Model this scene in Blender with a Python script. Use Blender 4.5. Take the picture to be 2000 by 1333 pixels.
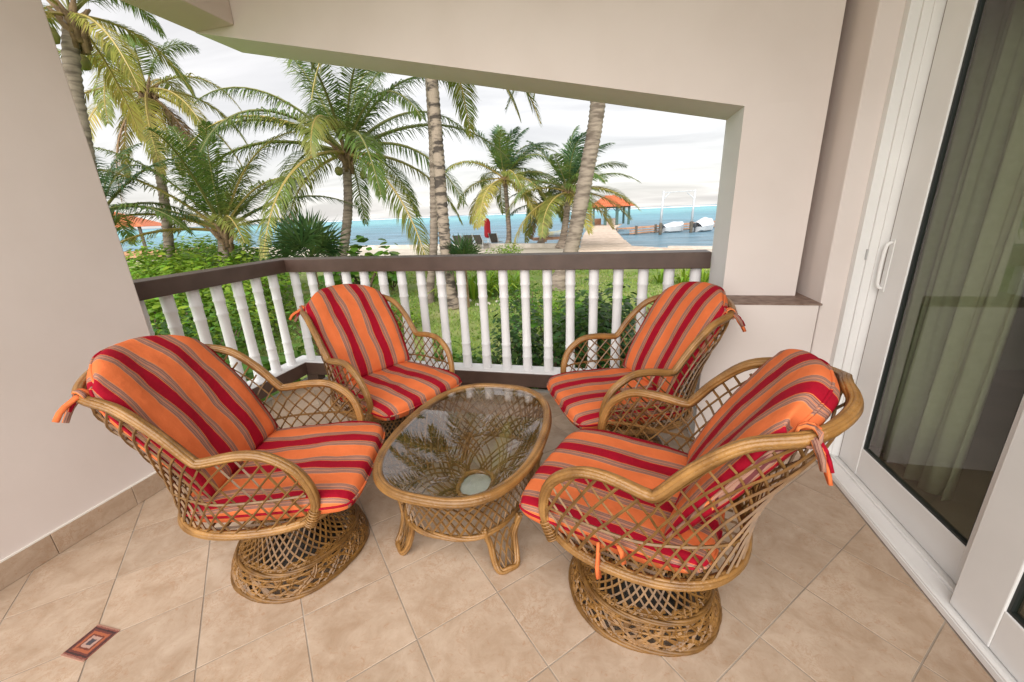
import bpy, math, random
from mathutils import Vector, Matrix
from mathutils import noise as mnoise
R = math.radians
scene = bpy.context.scene
for o in list(bpy.data.objects):
    bpy.data.objects.remove(o)

# ------------------------------------------------------------------ camera
CAM = Vector((0.0, 0.0, 1.4243))
CR = Vector((0.97254, 0.22914, -0.04073))
CU = Vector((-0.03178, 0.30411, 0.95211))
CF = Vector((-0.23055, 0.92467, -0.30304))
FPX = 785.72
cam_d = bpy.data.cameras.new('camera')
cam_d.lens = 14.143
cam_d.sensor_width = 36.0
cam_d.clip_start = 0.05
cam_d.clip_end = 20000
cam = bpy.data.objects.new('camera', cam_d)
scene.collection.objects.link(cam)
mw = Matrix.Identity(4)
for i in range(3):
    mw[i][0] = CR[i]; mw[i][1] = CU[i]; mw[i][2] = -CF[i]; mw[i][3] = CAM[i]
cam.matrix_world = mw
scene.camera = cam
scene.render.resolution_x = 1024
scene.render.resolution_y = 682

# ------------------------------------------------------------------ world: thin bright cloud over a daylight sky
SUN_EL, SUN_AZ = 29.0, 176.0      # azimuth measured from +y towards +x; the sun stands behind the camera
w = bpy.data.worlds.new('World'); scene.world = w; w.use_nodes = True
nt = w.node_tree; nt.nodes.clear()
N = nt.nodes.new; L = nt.links.new
out = N('ShaderNodeOutputWorld'); bg = N('ShaderNodeBackground'); L(bg.outputs[0], out.inputs[0])
sky = N('ShaderNodeTexSky'); sky.sky_type = 'NISHITA'; sky.sun_disc = False
sky.sun_elevation = R(SUN_EL); sky.sun_rotation = R(SUN_AZ); sky.air_density = 1.0; sky.dust_density = 1.5
tc = N('ShaderNodeTexCoord')
sx = N('ShaderNodeSeparateXYZ'); L(tc.outputs['Generated'], sx.inputs[0])
mz = N('ShaderNodeMath'); mz.operation = 'MAXIMUM'; L(sx.outputs[2], mz.inputs[0]); mz.inputs[1].default_value = 0.0
az_ = N('ShaderNodeMath'); az_.operation = 'ADD'; L(mz.outputs[0], az_.inputs[0]); az_.inputs[1].default_value = 0.16
dx = N('ShaderNodeMath'); dx.operation = 'DIVIDE'; L(sx.outputs[0], dx.inputs[0]); L(az_.outputs[0], dx.inputs[1])
dy = N('ShaderNodeMath'); dy.operation = 'DIVIDE'; L(sx.outputs[1], dy.inputs[0]); L(az_.outputs[0], dy.inputs[1])
cx = N('ShaderNodeCombineXYZ'); L(dx.outputs[0], cx.inputs[0]); L(dy.outputs[0], cx.inputs[1])
mp = N('ShaderNodeMapping'); mp.inputs['Scale'].default_value = (0.7, 1.25, 1.0); mp.inputs['Rotation'].default_value = (0, 0, R(12))
L(cx.outputs[0], mp.inputs[0])
n1 = N('ShaderNodeTexNoise'); n1.inputs['Scale'].default_value = 1.1; n1.inputs['Detail'].default_value = 6; n1.inputs['Roughness'].default_value = .55
n1.inputs['Distortion'].default_value = .6; L(mp.outputs[0], n1.inputs['Vector'])
rp = N('ShaderNodeValToRGB'); e = rp.color_ramp.elements
e[0].position = .36; e[0].color = (.66, .635, .62, 1); e[1].position = .66; e[1].color = (1.0, .965, .935, 1)
L(n1.outputs[0], rp.inputs[0])
mul = N('ShaderNodeMix'); mul.data_type = 'RGBA'; mul.blend_type = 'MULTIPLY'; mul.inputs[0].default_value = 1
L(rp.outputs[0], mul.inputs[6]); mul.inputs[7].default_value = (4.6, 4.6, 4.6, 1)
mix = N('ShaderNodeMix'); mix.data_type = 'RGBA'; mix.inputs[0].default_value = .9
L(sky.outputs[0], mix.inputs[6]); L(mul.outputs[2], mix.inputs[7])
L(mix.outputs[2], bg.inputs[0]); bg.inputs[1].default_value = .060

sd = bpy.data.lights.new('sun', 'SUN'); sd.energy = 1.3; sd.angle = R(84); sd.color = (1, .975, .94)
so = bpy.data.objects.new('sun', sd); scene.collection.objects.link(so)
sdir = Vector((math.sin(R(SUN_AZ)) * math.cos(R(SUN_EL)), math.cos(R(SUN_AZ)) * math.cos(R(SUN_EL)), math.sin(R(SUN_EL))))
so.rotation_euler = sdir.to_track_quat('Z', 'Y').to_euler()
so.location = sdir * 30

vs = scene.view_settings
vs.view_transform = 'Standard'; vs.look = 'None'; vs.gamma = 1; vs.use_curve_mapping = False; vs.exposure = 2.12
scene.render.engine = 'CYCLES'
scene.cycles.max_bounces = 10
scene.cycles.diffuse_bounces = 6
scene.cycles.transparent_max_bounces = 24

# ------------------------------------------------------------------ helpers
def ray(px, py):
    return CF + CR * ((px - 1000) / FPX) - CU * ((py - 666.5) / FPX)
def atz(px, py, z):
    d = ray(px, py); return CAM + d * ((z - CAM.z) / d.z)
def atd(px, py, dist):
    d = ray(px, py); return CAM + d * (dist / math.hypot(d.x, d.y))

def tag(o, label=None, cat=None, group=None, kind=None):
    if label: o['label'] = label
    if cat: o['category'] = cat
    if group: o['group'] = group
    if kind: o['kind'] = kind
    return o
def empty(name, loc=(0, 0, 0), rz=0.0, label=None, cat=None, group=None):
    o = bpy.data.objects.new(name, None); scene.collection.objects.link(o)
    o.location = loc; o.rotation_euler = (0, 0, rz); o.empty_display_size = .1
    return tag(o, label, cat, group)
def link(name, me, parent=None, loc=None):
    o = bpy.data.objects.new(name, me); scene.collection.objects.link(o)
    if parent is not None: o.parent = parent
    if loc is not None: o.location = loc
    return o
def copy_tree(o, parent=None):
    c = o.copy(); scene.collection.objects.link(c)
    if parent is not None: c.parent = parent
    for ch in list(o.children):
        copy_tree(ch, c)
    return c

class MB:
    def __init__(s): s.v = []; s.f = []; s.mi = []; s.cur = 0
    def add(s, vs_, fs):
        b = len(s.v); s.v.extend([tuple(p) for p in vs_])
        for f in fs: s.f.append([b + i for i in f]); s.mi.append(s.cur)
    def box(s, x0, x1, y0, y1, z0, z1):
        s.add([(x0,y0,z0),(x1,y0,z0),(x1,y1,z0),(x0,y1,z0),(x0,y0,z1),(x1,y0,z1),(x1,y1,z1),(x0,y1,z1)],
              [(0,3,2,1),(4,5,6,7),(0,1,5,4),(1,2,6,5),(2,3,7,6),(3,0,4,7)])
    def obox(s, a, b, wd, h0, h1):
        """box along the segment a-b (xy), width wd, from height h0 to h1"""
        a = Vector((a[0], a[1])); b = Vector((b[0], b[1])); d = (b - a).normalized(); n = Vector((-d.y, d.x)) * wd / 2
        q = [a + n, a - n, b - n, b + n]
        s.add([(p.x, p.y, h0) for p in q] + [(p.x, p.y, h1) for p in q],
              [(0,3,2,1),(4,5,6,7),(0,1,5,4),(1,2,6,5),(2,3,7,6),(3,0,4,7)][:0] + [(3,2,1,0),(4,5,6,7),(0,1,5,4),(1,2,6,5),(2,3,7,6),(3,0,4,7)])
    def prism(s, poly, z0, z1):
        n = len(poly)
        s.add([(p[0], p[1], z0) for p in poly] + [(p[0], p[1], z1) for p in poly],
              [list(range(n))[::-1], list(range(n, 2 * n))] + [(i, (i + 1) % n, n + (i + 1) % n, n + i) for i in range(n)])
    def tube(s, pts, r, sides=6, cap=True, closed=False, flat=1.0):
        pts = [Vector(p) for p in pts]; n = len(pts)
        rs = r if isinstance(r, (list, tuple)) else [r] * n
        vs_ = []; prev = None
        for i, p in enumerate(pts):
            if closed: t = pts[(i + 1) % n] - pts[i - 1]
            else: t = pts[min(i + 1, n - 1)] - pts[max(i - 1, 0)]
            if t.length < 1e-9: t = Vector((0, 0, 1))
            t.normalize()
            if prev is None:
                up = Vector((0, 0, 1)) if abs(t.z) < .9 else Vector((1, 0, 0))
                a = t.cross(up).normalized()
            else:
                a = prev - t * prev.dot(t)
                if a.length < 1e-6: a = t.orthogonal()
                a.normalize()
            prev = a; b = t.cross(a)
            for k in range(sides):
                an = 2 * math.pi * k / sides
                vs_.append(p + (a * math.cos(an) + b * math.sin(an) * flat) * rs[i])
        fs = []
        for i in range(n if closed else n - 1):
            j = (i + 1) % n
            for k in range(sides):
                k2 = (k + 1) % sides
                fs.append((i * sides + k, i * sides + k2, j * sides + k2, j * sides + k))
        if cap and not closed:
            fs.append(tuple(range(sides))[::-1]); fs.append(tuple(range((n - 1) * sides, n * sides)))
        s.add(vs_, fs)
    def lathe(s, prof, sides=16, c=(0, 0, 0), sx=1.0, sy=1.0, cap=False):
        vs_ = []
        for r, z in prof:
            for k in range(sides):
                an = 2 * math.pi * k / sides
                vs_.append((c[0] + r * math.cos(an) * sx, c[1] + r * math.sin(an) * sy, c[2] + z))
        fs = []
        for i in range(len(prof) - 1):
            for k in range(sides):
                k2 = (k + 1) % sides
                fs.append((i * sides + k, i * sides + k2, (i + 1) * sides + k2, (i + 1) * sides + k))
        if cap:
            fs.append(tuple(range(sides))[::-1]); m = (len(prof) - 1) * sides; fs.append(tuple(range(m, m + sides)))
        s.add(vs_, fs)
    def mesh(s, name, mats, smooth=False):
        me = bpy.data.meshes.new(name); me.from_pydata(s.v, [], s.f)
        for m in (mats if isinstance(mats, (list, tuple)) else [mats]): me.materials.append(m)
        if any(s.mi): me.polygons.foreach_set('material_index', s.mi)
        if smooth: me.polygons.foreach_set('use_smooth', [True] * len(s.f))
        me.update(); return me
    def build(s, name, mats, parent=None, loc=None, smooth=False):
        return link(name, s.mesh(name, mats, smooth), parent, loc)

def bevel(o, wd=.004, seg=2):
    m = o.modifiers.new('bevel', 'BEVEL'); m.width = wd; m.segments = seg; m.limit_method = 'ANGLE'; return o

def catmull(P, n=6):
    P = [Vector(p) for p in P]; Q = [P[0]] + P + [P[-1]]; o_ = []
    for i in range(1, len(Q) - 2):
        p0, p1, p2, p3 = Q[i - 1:i + 3]
        for k in range(n):
            t = k / n
            o_.append(.5 * ((2 * p1) + (p2 - p0) * t + (2 * p0 - 5 * p1 + 4 * p2 - p3) * t * t + (3 * p1 - p0 - 3 * p2 + p3) * t ** 3))
    o_.append(P[-1]); return o_

# ------------------------------------------------------------------ materials
def M(name):
    m = bpy.data.materials.new(name); m.use_nodes = True
    return m, m.node_tree, m.node_tree.nodes['Principled BSDF']
def pmat(name, c1, c2=None, scale=6.0, rough=.6, bump=0.0, bscale=60.0, spec=.5, detail=5, lo=.35, hi=.65, coords='Object', stretch=None, island=0.0, objrand=0.0, transl=0.0, tcol=None):
    m, t, b = M(name); N = t.nodes.new; L = t.links.new
    b.inputs['Roughness'].default_value = rough; b.inputs['Specular IOR Level'].default_value = spec
    col = None
    tcn = N('ShaderNodeTexCoord'); vec = tcn.outputs[coords]
    if objrand:
        oi = N('ShaderNodeObjectInfo'); ad = N('ShaderNodeVectorMath'); ad.operation = 'MULTIPLY_ADD'
        L(oi.outputs['Random'], ad.inputs[0]); ad.inputs[1].default_value = (37, 53, 19); L(vec, ad.inputs[2]); vec = ad.outputs[0]
    if stretch:
        mpn = N('ShaderNodeMapping'); mpn.inputs['Scale'].default_value = stretch; L(vec, mpn.inputs[0]); vec = mpn.outputs[0]
    if c2 is not None:
        nz = N('ShaderNodeTexNoise'); nz.inputs['Scale'].default_value = scale; nz.inputs['Detail'].default_value = detail; L(vec, nz.inputs['Vector'])
        rr = N('ShaderNodeValToRGB'); rr.color_ramp.elements[0].position = lo; rr.color_ramp.elements[1].position = hi
        rr.color_ramp.elements[0].color = (*c1, 1); rr.color_ramp.elements[1].color = (*c2, 1)
        L(nz.outputs[0], rr.inputs[0]); col = rr.outputs[0]
    if island or objrand:
        hs = N('ShaderNodeHueSaturation')
        if island:
            g = N('ShaderNodeNewGeometry'); src = g.outputs['Random Per Island']; amt = island
        else:
            src = oi.outputs['Random']; amt = objrand
        mr = N('ShaderNodeMapRange'); mr.inputs[3].default_value = 1 - amt; mr.inputs[4].default_value = 1 + amt
        L(src, mr.inputs[0]); L(mr.outputs[0], hs.inputs['Value'])
        if island and transl:
            mh = N('ShaderNodeMapRange'); mh.inputs[3].default_value = .518; mh.inputs[4].default_value = .47
            fm = N('ShaderNodeMath'); fm.operation = 'FRACT'; f2 = N('ShaderNodeMath'); f2.operation = 'MULTIPLY'; f2.inputs[1].default_value = 17.3; L(src, f2.inputs[0]); L(f2.outputs[0], fm.inputs[0]); L(fm.outputs[0], mh.inputs[0]); L(mh.outputs[0], hs.inputs['Hue'])
        if col is not None: L(col, hs.inputs['Color'])
        else: hs.inputs['Color'].default_value = (*c1, 1)
        col = hs.outputs[0]
    if col is not None: L(col, b.inputs['Base Color'])
    else: b.inputs['Base Color'].default_value = (*c1, 1)
    if bump:
        nb = N('ShaderNodeTexNoise'); nb.inputs['Scale'].default_value = bscale; nb.inputs['Detail'].default_value = 4; L(vec, nb.inputs['Vector'])
        bp = N('ShaderNodeBump'); bp.inputs['Strength'].default_value = bump; bp.inputs['Distance'].default_value = .01
        L(nb.outputs[0], bp.inputs['Height']); L(bp.outputs[0], b.inputs['Normal'])
    if transl:
        tr = N('ShaderNodeBsdfTranslucent'); ms = N('ShaderNodeMixShader'); ms.inputs[0].default_value = transl
        if tcol: tr.inputs[0].default_value = (*tcol, 1)
        elif col is not None: L(col, tr.inputs[0])
        else: tr.inputs[0].default_value = (*c1, 1)
        L(b.outputs[0], ms.inputs[1]); L(tr.outputs[0], ms.inputs[2]); L(ms.outputs[0], t.nodes['Material Output'].inputs[0])
    return m

MAT = {}
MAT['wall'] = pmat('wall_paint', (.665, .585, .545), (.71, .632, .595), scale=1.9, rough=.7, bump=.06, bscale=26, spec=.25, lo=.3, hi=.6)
MAT['ceil'] = pmat('beam_paint', (.665, .585, .545), (.705, .628, .59), scale=1.1, rough=.75, bump=.05, bscale=40, spec=.2)
MAT['white'] = pmat('white_paint', (.80, .79, .80), (.74, .73, .73), scale=7, rough=.45, bump=.04, bscale=70)
MAT['pvc'] = pmat('white_frame', (.80, .785, .77), (.75, .735, .72), scale=3, rough=.38, spec=.4)
MAT['brown'] = pmat('brown_paint', (.066, .037, .027), (.098, .058, .044), scale=9, rough=.42, bump=.08, bscale=30, lo=.3, hi=.75)
MAT['sill'] = pmat('sill_paint', (.16, .095, .07), (.27, .19, .15), scale=22, rough=.6, bump=.2, bscale=50)
MAT['grout'] = pmat('grout', (.27, .215, .165), (.42, .35, .28), scale=4, rough=.9)
MAT['caulk'] = pmat('caulk', (.78, .74, .68), rough=.6)
MAT['concrete'] = pmat('concrete', (.52, .48, .43), (.66, .62, .56), scale=7, rough=.85, bump=.3)
MAT['gasket'] = pmat('gasket', (.02, .024, .022), rough=.5)
MAT['rattan'] = pmat('rattan', (.165, .074, .018), (.32, .162, .048), scale=11, rough=.34, bump=.3, bscale=90, lo=.3, hi=.7, spec=.5, island=.24)
MAT['cane_dark'] = pmat('cane_dark', (.115, .050, .010), (.225, .108, .024), scale=26, rough=.45, lo=.3, hi=.72, island=.25)
MAT['cane'] = pmat('cane', (.115, .052, .013), (.215, .108, .030), scale=26, rough=.42, lo=.3, hi=.72, island=.2)
MAT['core'] = pmat('swivel_core', (.05, .042, .035), (.10, .085, .07), scale=20, rough=.85, spec=.1)
MAT['metal'] = pmat('dull_metal', (.42, .42, .42), rough=.35, spec=.8)

def tile_material():
    m, t, b = M('floor_tile'); N = t.nodes.new; L = t.links.new
    tcn = N('ShaderNodeTexCoord'); oi = N('ShaderNodeObjectInfo'); ad = N('ShaderNodeVectorMath'); ad.operation = 'MULTIPLY_ADD'
    L(oi.outputs['Random'], ad.inputs[0]); ad.inputs[1].default_value = (31, 47, 11); L(tcn.outputs['Object'], ad.inputs[2])
    a = N('ShaderNodeTexNoise'); a.inputs['Scale'].default_value = 9; a.inputs['Detail'].default_value = 8; a.inputs['Roughness'].default_value = .68; a.inputs['Distortion'].default_value = .5
    L(ad.outputs[0], a.inputs['Vector'])
    r1 = N('ShaderNodeValToRGB'); r1.color_ramp.elements[0].position = .3; r1.color_ramp.elements[1].position = .68
    r1.color_ramp.elements[0].color = (.365, .252, .168, 1); r1.color_ramp.elements[1].color = (.51, .39, .292, 1); L(a.outputs[0], r1.inputs[0])
    v = N('ShaderNodeTexNoise'); v.inputs['Scale'].default_value = 24; v.inputs['Detail'].default_value = 9; v.inputs['Roughness'].default_value = .72; v.inputs['Distortion'].default_value = .7
    L(ad.outputs[0], v.inputs['Vector'])
    r2 = N('ShaderNodeValToRGB'); cr = r2.color_ramp; cr.elements[0].position = .47; cr.elements[0].color = (0, 0, 0, 1); cr.elements[1].position = .5; cr.elements[1].color = (1, 1, 1, 1)
    e3 = cr.elements.new(.53); e3.color = (0, 0, 0, 1); L(v.outputs[0], r2.inputs[0])
    k = N('ShaderNodeMath'); k.operation = 'MULTIPLY'; L(r2.outputs[0], k.inputs[0])
    a2 = N('ShaderNodeTexNoise'); a2.inputs['Scale'].default_value = 5; L(ad.outputs[0], a2.inputs['Vector'])
    kr = N('ShaderNodeMapRange'); kr.inputs[1].default_value = .45; kr.inputs[2].default_value = .7; kr.inputs[4].default_value = .7; L(a2.outputs[0], kr.inputs[0]); L(kr.outputs[0], k.inputs[1])
    mx = N('ShaderNodeMix'); mx.data_type = 'RGBA'; L(k.outputs[0], mx.inputs[0]); L(r1.outputs[0], mx.inputs[6]); mx.inputs[7].default_value = (.34, .185, .095, 1)
    sk = N('ShaderNodeTexNoise'); sk.inputs['Scale'].default_value = 55; sk.inputs['Detail'].default_value = 3; sk.inputs['Distortion'].default_value = 1.2; L(ad.outputs[0], sk.inputs['Vector'])
    skr = N('ShaderNodeMapRange'); skr.inputs[1].default_value = .60; skr.inputs[2].default_value = .72; skr.inputs[4].default_value = .45; L(sk.outputs[0], skr.inputs[0])
    mk = N('ShaderNodeMix'); mk.data_type = 'RGBA'; L(skr.outputs[0], mk.inputs[0]); L(mx.outputs[2], mk.inputs[6]); mk.inputs[7].default_value = (.36, .19, .10, 1); mx = mk
    hs = N('ShaderNodeHueSaturation'); mr = N('ShaderNodeMapRange'); mr.inputs[3].default_value = .92; mr.inputs[4].default_value = 1.06; L(oi.outputs['Random'], mr.inputs[0]); L(mr.outputs[0], hs.inputs['Value'])
    L(mx.outputs[2], hs.inputs['Color']); L(hs.outputs[0], b.inputs['Base Color'])
    rr = N('ShaderNodeMapRange'); rr.inputs[3].default_value = .30; rr.inputs[4].default_value = .5; L(a.outputs[0], rr.inputs[0]); L(rr.outputs[0], b.inputs['Roughness'])
    b.inputs['Specular IOR Level'].default_value = .35
    bp = N('ShaderNodeBump'); bp.inputs['Strength'].default_value = .12; bp.inputs['Distance'].default_value = .004; L(v.outputs[0], bp.inputs['Height']); L(bp.outputs[0], b.inputs['Normal'])
    return m
MAT['tile'] = tile_material()

def fabric_material():
    m, t, b = M('striped_fabric'); N = t.nodes.new; L = t.links.new
    at = N('ShaderNodeAttribute'); at.attribute_name = 'stripe'
    P = .197
    def mth(op, a, bb=None, c=None):
        n = N('ShaderNodeMath'); n.operation = op
        for i, q in enumerate((a, bb, c)):
            if q is None: continue
            if isinstance(q, (int, float)): n.inputs[i].default_value = q
            else: L(q, n.inputs[i])
        return n.outputs[0]
    tcn = N('ShaderNodeTexCoord')
    wob = N('ShaderNodeTexNoise'); wob.inputs['Scale'].default_value = 5; L(tcn.outputs['Object'], wob.inputs['Vector'])
    s = mth('MULTIPLY_ADD', wob.outputs[0], .010, at.outputs['Fac'])
    fr = mth('FRACT', mth('DIVIDE', s, P))
    d = mth('MULTIPLY', mth('ABSOLUTE', mth('SUBTRACT', fr, .5)), 2.0)
    rp = N('ShaderNodeValToRGB'); rp.color_ramp.interpolation = 'CONSTANT'; cr = rp.color_ramp
    CRIM = (.29, .003, .016, 1); ORA = (.64, .150, .048, 1); TAU = (.315, .165, .12, 1); DRK = (.13, .035, .038, 1); LOR = (.68, .20, .065, 1)
    stops = [(0, CRIM), (.27, LOR), (.30, DRK), (.318, TAU), (.37, DRK), (.388, TAU), (.435, LOR), (.452, TAU), (.505, DRK), (.523, TAU), (.575, DRK), (.592, TAU), (.63, LOR), (.66, ORA)]
    cr.elements[0].position = 0; cr.elements[0].color = stops[0][1]; cr.elements[1].position = stops[1][0]; cr.elements[1].color = stops[1][1]
    for p_, c_ in stops[2:]:
        q = cr.elements.new(p_); q.color = c_
    L(d, rp.inputs[0])
    fn = N('ShaderNodeTexNoise'); fn.inputs['Scale'].default_value = 14; fn.inputs['Detail'].default_value = 5; L(tcn.outputs['Object'], fn.inputs['Vector'])
    hs = N('ShaderNodeHueSaturation'); mr = N('ShaderNodeMapRange'); mr.inputs[3].default_value = .86; mr.inputs[4].default_value = 1.14
    L(fn.outputs[0], mr.inputs[0]); L(mr.outputs[0], hs.inputs['Value']); L(rp.outputs[0], hs.inputs['Color']); L(hs.outputs[0], b.inputs['Base Color'])
    b.inputs['Roughness'].default_value = .85; b.inputs['Specular IOR Level'].default_value = .15
    b.inputs['Sheen Weight'].default_value = 0
    wv = N('ShaderNodeTexNoise'); wv.inputs['Scale'].default_value = 420; L(tcn.outputs['Object'], wv.inputs['Vector'])
    wr = N('ShaderNodeTexNoise'); wr.inputs['Scale'].default_value = 16; wr.inputs['Detail'].default_value = 3; L(tcn.outputs['Object'], wr.inputs['Vector'])
    hsum = mth('MULTIPLY_ADD', wr.outputs[0], 3.0, mth('MULTIPLY', wv.outputs[0], .25))
    bp = N('ShaderNodeBump'); bp.inputs['Strength'].default_value = .35; bp.inputs['Distance'].default_value = .006; L(hsum, bp.inputs['Height']); L(bp.outputs[0], b.inputs['Normal'])
    return m
MAT['fabric'] = fabric_material()

def glass_material(name, tint, ior=1.5, boost=1.0):
    m = bpy.data.materials.new(name); m.use_nodes = True; t = m.node_tree; t.nodes.clear(); N = t.nodes.new; L = t.links.new
    o = N('ShaderNodeOutputMaterial'); ms = N('ShaderNodeMixShader'); tr = N('ShaderNodeBsdfTransparent'); gl = N('ShaderNodeBsdfGlossy'); fr = N('ShaderNodeFresnel')
    fr.inputs[0].default_value = ior; tr.inputs[0].default_value = (*tint, 1); gl.inputs['Roughness'].default_value = 0.005
    mm = N('ShaderNodeMath'); mm.operation = 'MULTIPLY'; mm.use_clamp = True; L(fr.outputs[0], mm.inputs[0]); mm.inputs[1].default_value = boost
    ge = N('ShaderNodeNewGeometry'); iv = N('ShaderNodeMath'); iv.operation = 'SUBTRACT'; iv.inputs[0].default_value = 1; L(ge.outputs['Backfacing'], iv.inputs[1])
    m2 = N('ShaderNodeMath'); m2.operation = 'MULTIPLY'; L(mm.outputs[0], m2.inputs[0]); L(iv.outputs[0], m2.inputs[1])
    L(m2.outputs[0], ms.inputs[0]); L(tr.outputs[0], ms.inputs[1]); L(gl.outputs[0], ms.inputs[2]); L(ms.outputs[0], o.inputs[0])
    return m
MAT['glass'] = glass_material('table_glass', (.97, .975, .97), 1.5, 2.4)
MAT['door_glass'] = glass_material('door_glass', (.80, .85, .78), 1.5, 1.8)
# ================================================================== PORCH
TS = .33; YAW = .55465 + R(14.0)
def rot14(x, y):
    c, s = math.cos(R(14)), math.sin(R(14)); return (c * x - s * y, s * x + c * y)
GO = rot14(-6.13315 * TS, 3.60123 * TS)
def grid_pt(i, j):           # i across, j along the diagonal tile rows
    c, s = math.cos(YAW), math.sin(YAW)
    return (GO[0] + TS * (c * j + s * i), GO[1] + TS * (s * j - c * i))
def clip_poly(poly, ax, val, keep_less):
    o_ = []
    for k in range(len(poly)):
        a, b = poly[k], poly[(k + 1) % len(poly)]
        ia = (a[ax] <= val) == keep_less; ib = (b[ax] <= val) == keep_less
        if ia: o_.append(a)
        if ia != ib:
            t = (val - a[ax]) / (b[ax] - a[ax]); o_.append((a[0] + t * (b[0] - a[0]), a[1] + t * (b[1] - a[1])))
    return o_
def area(p): return .5 * abs(sum(p[k][0] * p[(k + 1) % len(p)][1] - p[(k + 1) % len(p)][0] * p[k][1] for k in range(len(p))))
def inset(poly, d):
    n = len(poly); s = sum(poly[k][0] * poly[(k + 1) % n][1] - poly[(k + 1) % n][0] * poly[k][1] for k in range(n))
    P = [Vector((p[0], p[1])) for p in (poly if s > 0 else poly[::-1])]; o_ = []
    for k in range(n):
        a, b, c = P[k - 1], P[k], P[(k + 1) % n]
        d1 = (b - a); d2 = (c - b)
        if d1.length < 1e-5 or d2.length < 1e-5: o_.append((b.x, b.y)); continue
        n1 = Vector((-d1.y, d1.x)).normalized(); n2 = Vector((-d2.y, d2.x)).normalized()
        q = n1 + n2; q = q / max(.3, (1 + n1.dot(n2)))
        o_.append((b.x + q.x * d, b.y + q.y * d))
    return o_
def tile_mesh(name, poly, z1=0.0, th=.008):
    p1 = inset(poly, .0024); p2 = inset(poly, .0032); n = len(p1); mb = MB()
    mb.add([(p[0], p[1], z1 - th) for p in p1] + [(p[0], p[1], z1 - .0006) for p in p1] + [(p[0], p[1], z1) for p in p2],
           [tuple(range(2 * n, 3 * n))] + [(k, (k + 1) % n, n + (k + 1) % n, n + k) for k in range(n)] + [(n + k, n + (k + 1) % n, 2 * n + (k + 1) % n, 2 * n + k) for k in range(n)])
    return mb.mesh(name, MAT['tile'])

mb = MB(); mb.box(-2.80, 1.187, -1.6, 3.065, -.9, -.0018)
floor = tag(mb.build('floor', MAT['grout']), kind='structure')
full = None
for i in range(-14, 16):
    for j in range(-12, 22):
        q = [grid_pt(i, j), grid_pt(i, j + 1), grid_pt(i + 1, j + 1), grid_pt(i + 1, j)]
        c = (sum(p[0] for p in q) / 4, sum(p[1] for p in q) / 4)
        if c[1] < -.1: continue
        loc = [(p[0] - c[0], p[1] - c[1]) for p in q]
        cl = loc
        for ax, val, kl in ((0, -2.76 - c[0], False), (0, 1.185 - c[0], True), (1, 3.01 - c[1], True)):
            if cl: cl = clip_poly(cl, ax, val, kl)
        if len(cl) < 3 or area(cl) < .0006: continue
        if abs(area(cl) - TS * TS) < 1e-5:
            if full is None: full = tile_mesh('tile', loc)
            me = full
        else: me = tile_mesh('tile', cl)
        link('tile', me, floor, (c[0], c[1], 0))
mb = MB(); mb.box(-2.80, 1.187, 3.012, 3.067, -.12, -.001); mb.box(-2.802, -2.762, 1.62, 3.012, -.12, -.001)
mb.build('edge_strip', MAT['concrete'], floor)
def decor_material():
    m, t, b = M('decor_tile'); N = t.nodes.new; L = t.links.new
    tcn = N('ShaderNodeTexCoord'); sp = N('ShaderNodeSeparateXYZ'); L(tcn.outputs['Object'], sp.inputs[0])
    def mth(op, a, bb=None):
        n = N('ShaderNodeMath'); n.operation = op
        for k, q in enumerate((a, bb)):
            if q is None: continue
            if isinstance(q, (int, float)): n.inputs[k].default_value = q
            else: L(q, n.inputs[k])
        return n.outputs[0]
    ax = mth('ABSOLUTE', sp.outputs[0]); ay = mth('ABSOLUTE', sp.outputs[1])
    dmax = mth('MAXIMUM', mth('MULTIPLY', ax, .92), ay)
    nz = N('ShaderNodeTexNoise'); nz.inputs['Scale'].default_value = 130; L(tcn.outputs['Object'], nz.inputs['Vector'])
    dd = mth('ADD', dmax, mth('MULTIPLY', mth('SUBTRACT', nz.outputs[0], .5), .008))
    rp = N('ShaderNodeValToRGB'); cr = rp.color_ramp; cr.interpolation = 'CONSTANT'
    st = [(0, (.06, .05, .06, 1)), (.19, (.42, .26, .21, 1)), (.36, (.15, .035, .02, 1)), (.46, (.36, .10, .045, 1)), (.62, (.13, .035, .028, 1)), (.74, (.05, .02, .02, 1)), (.84, (.20, .06, .045, 1)), (.93, (.34, .17, .12, 1))]
    cr.elements[0].position = 0; cr.elements[0].color = st[0][1]; cr.elements[1].position = st[1][0]; cr.elements[1].color = st[1][1]
    for p_, c_ in st[2:]: q = cr.elements.new(p_); q.color = c_
    L(mth('DIVIDE', dd, .056), rp.inputs[0]); L(rp.outputs[0], b.inputs['Base Color']); b.inputs['Roughness'].default_value = .4
    return m
mb = MB(); mb.box(-.055, .055, -.058, .058, -.006, .0018)
tag(bevel(mb.build('decorative_tile', decor_material(), floor, (-1.79, .669, 0)), .001), label='small dark red patterned inset tile')

MAT['reveal'] = pmat('white_reveal', (.80, .80, .79), (.76, .76, .75), scale=2, rough=.7, bump=.06, bscale=26)  # white on the front beam underside and left faces of shaft and low wall
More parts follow.
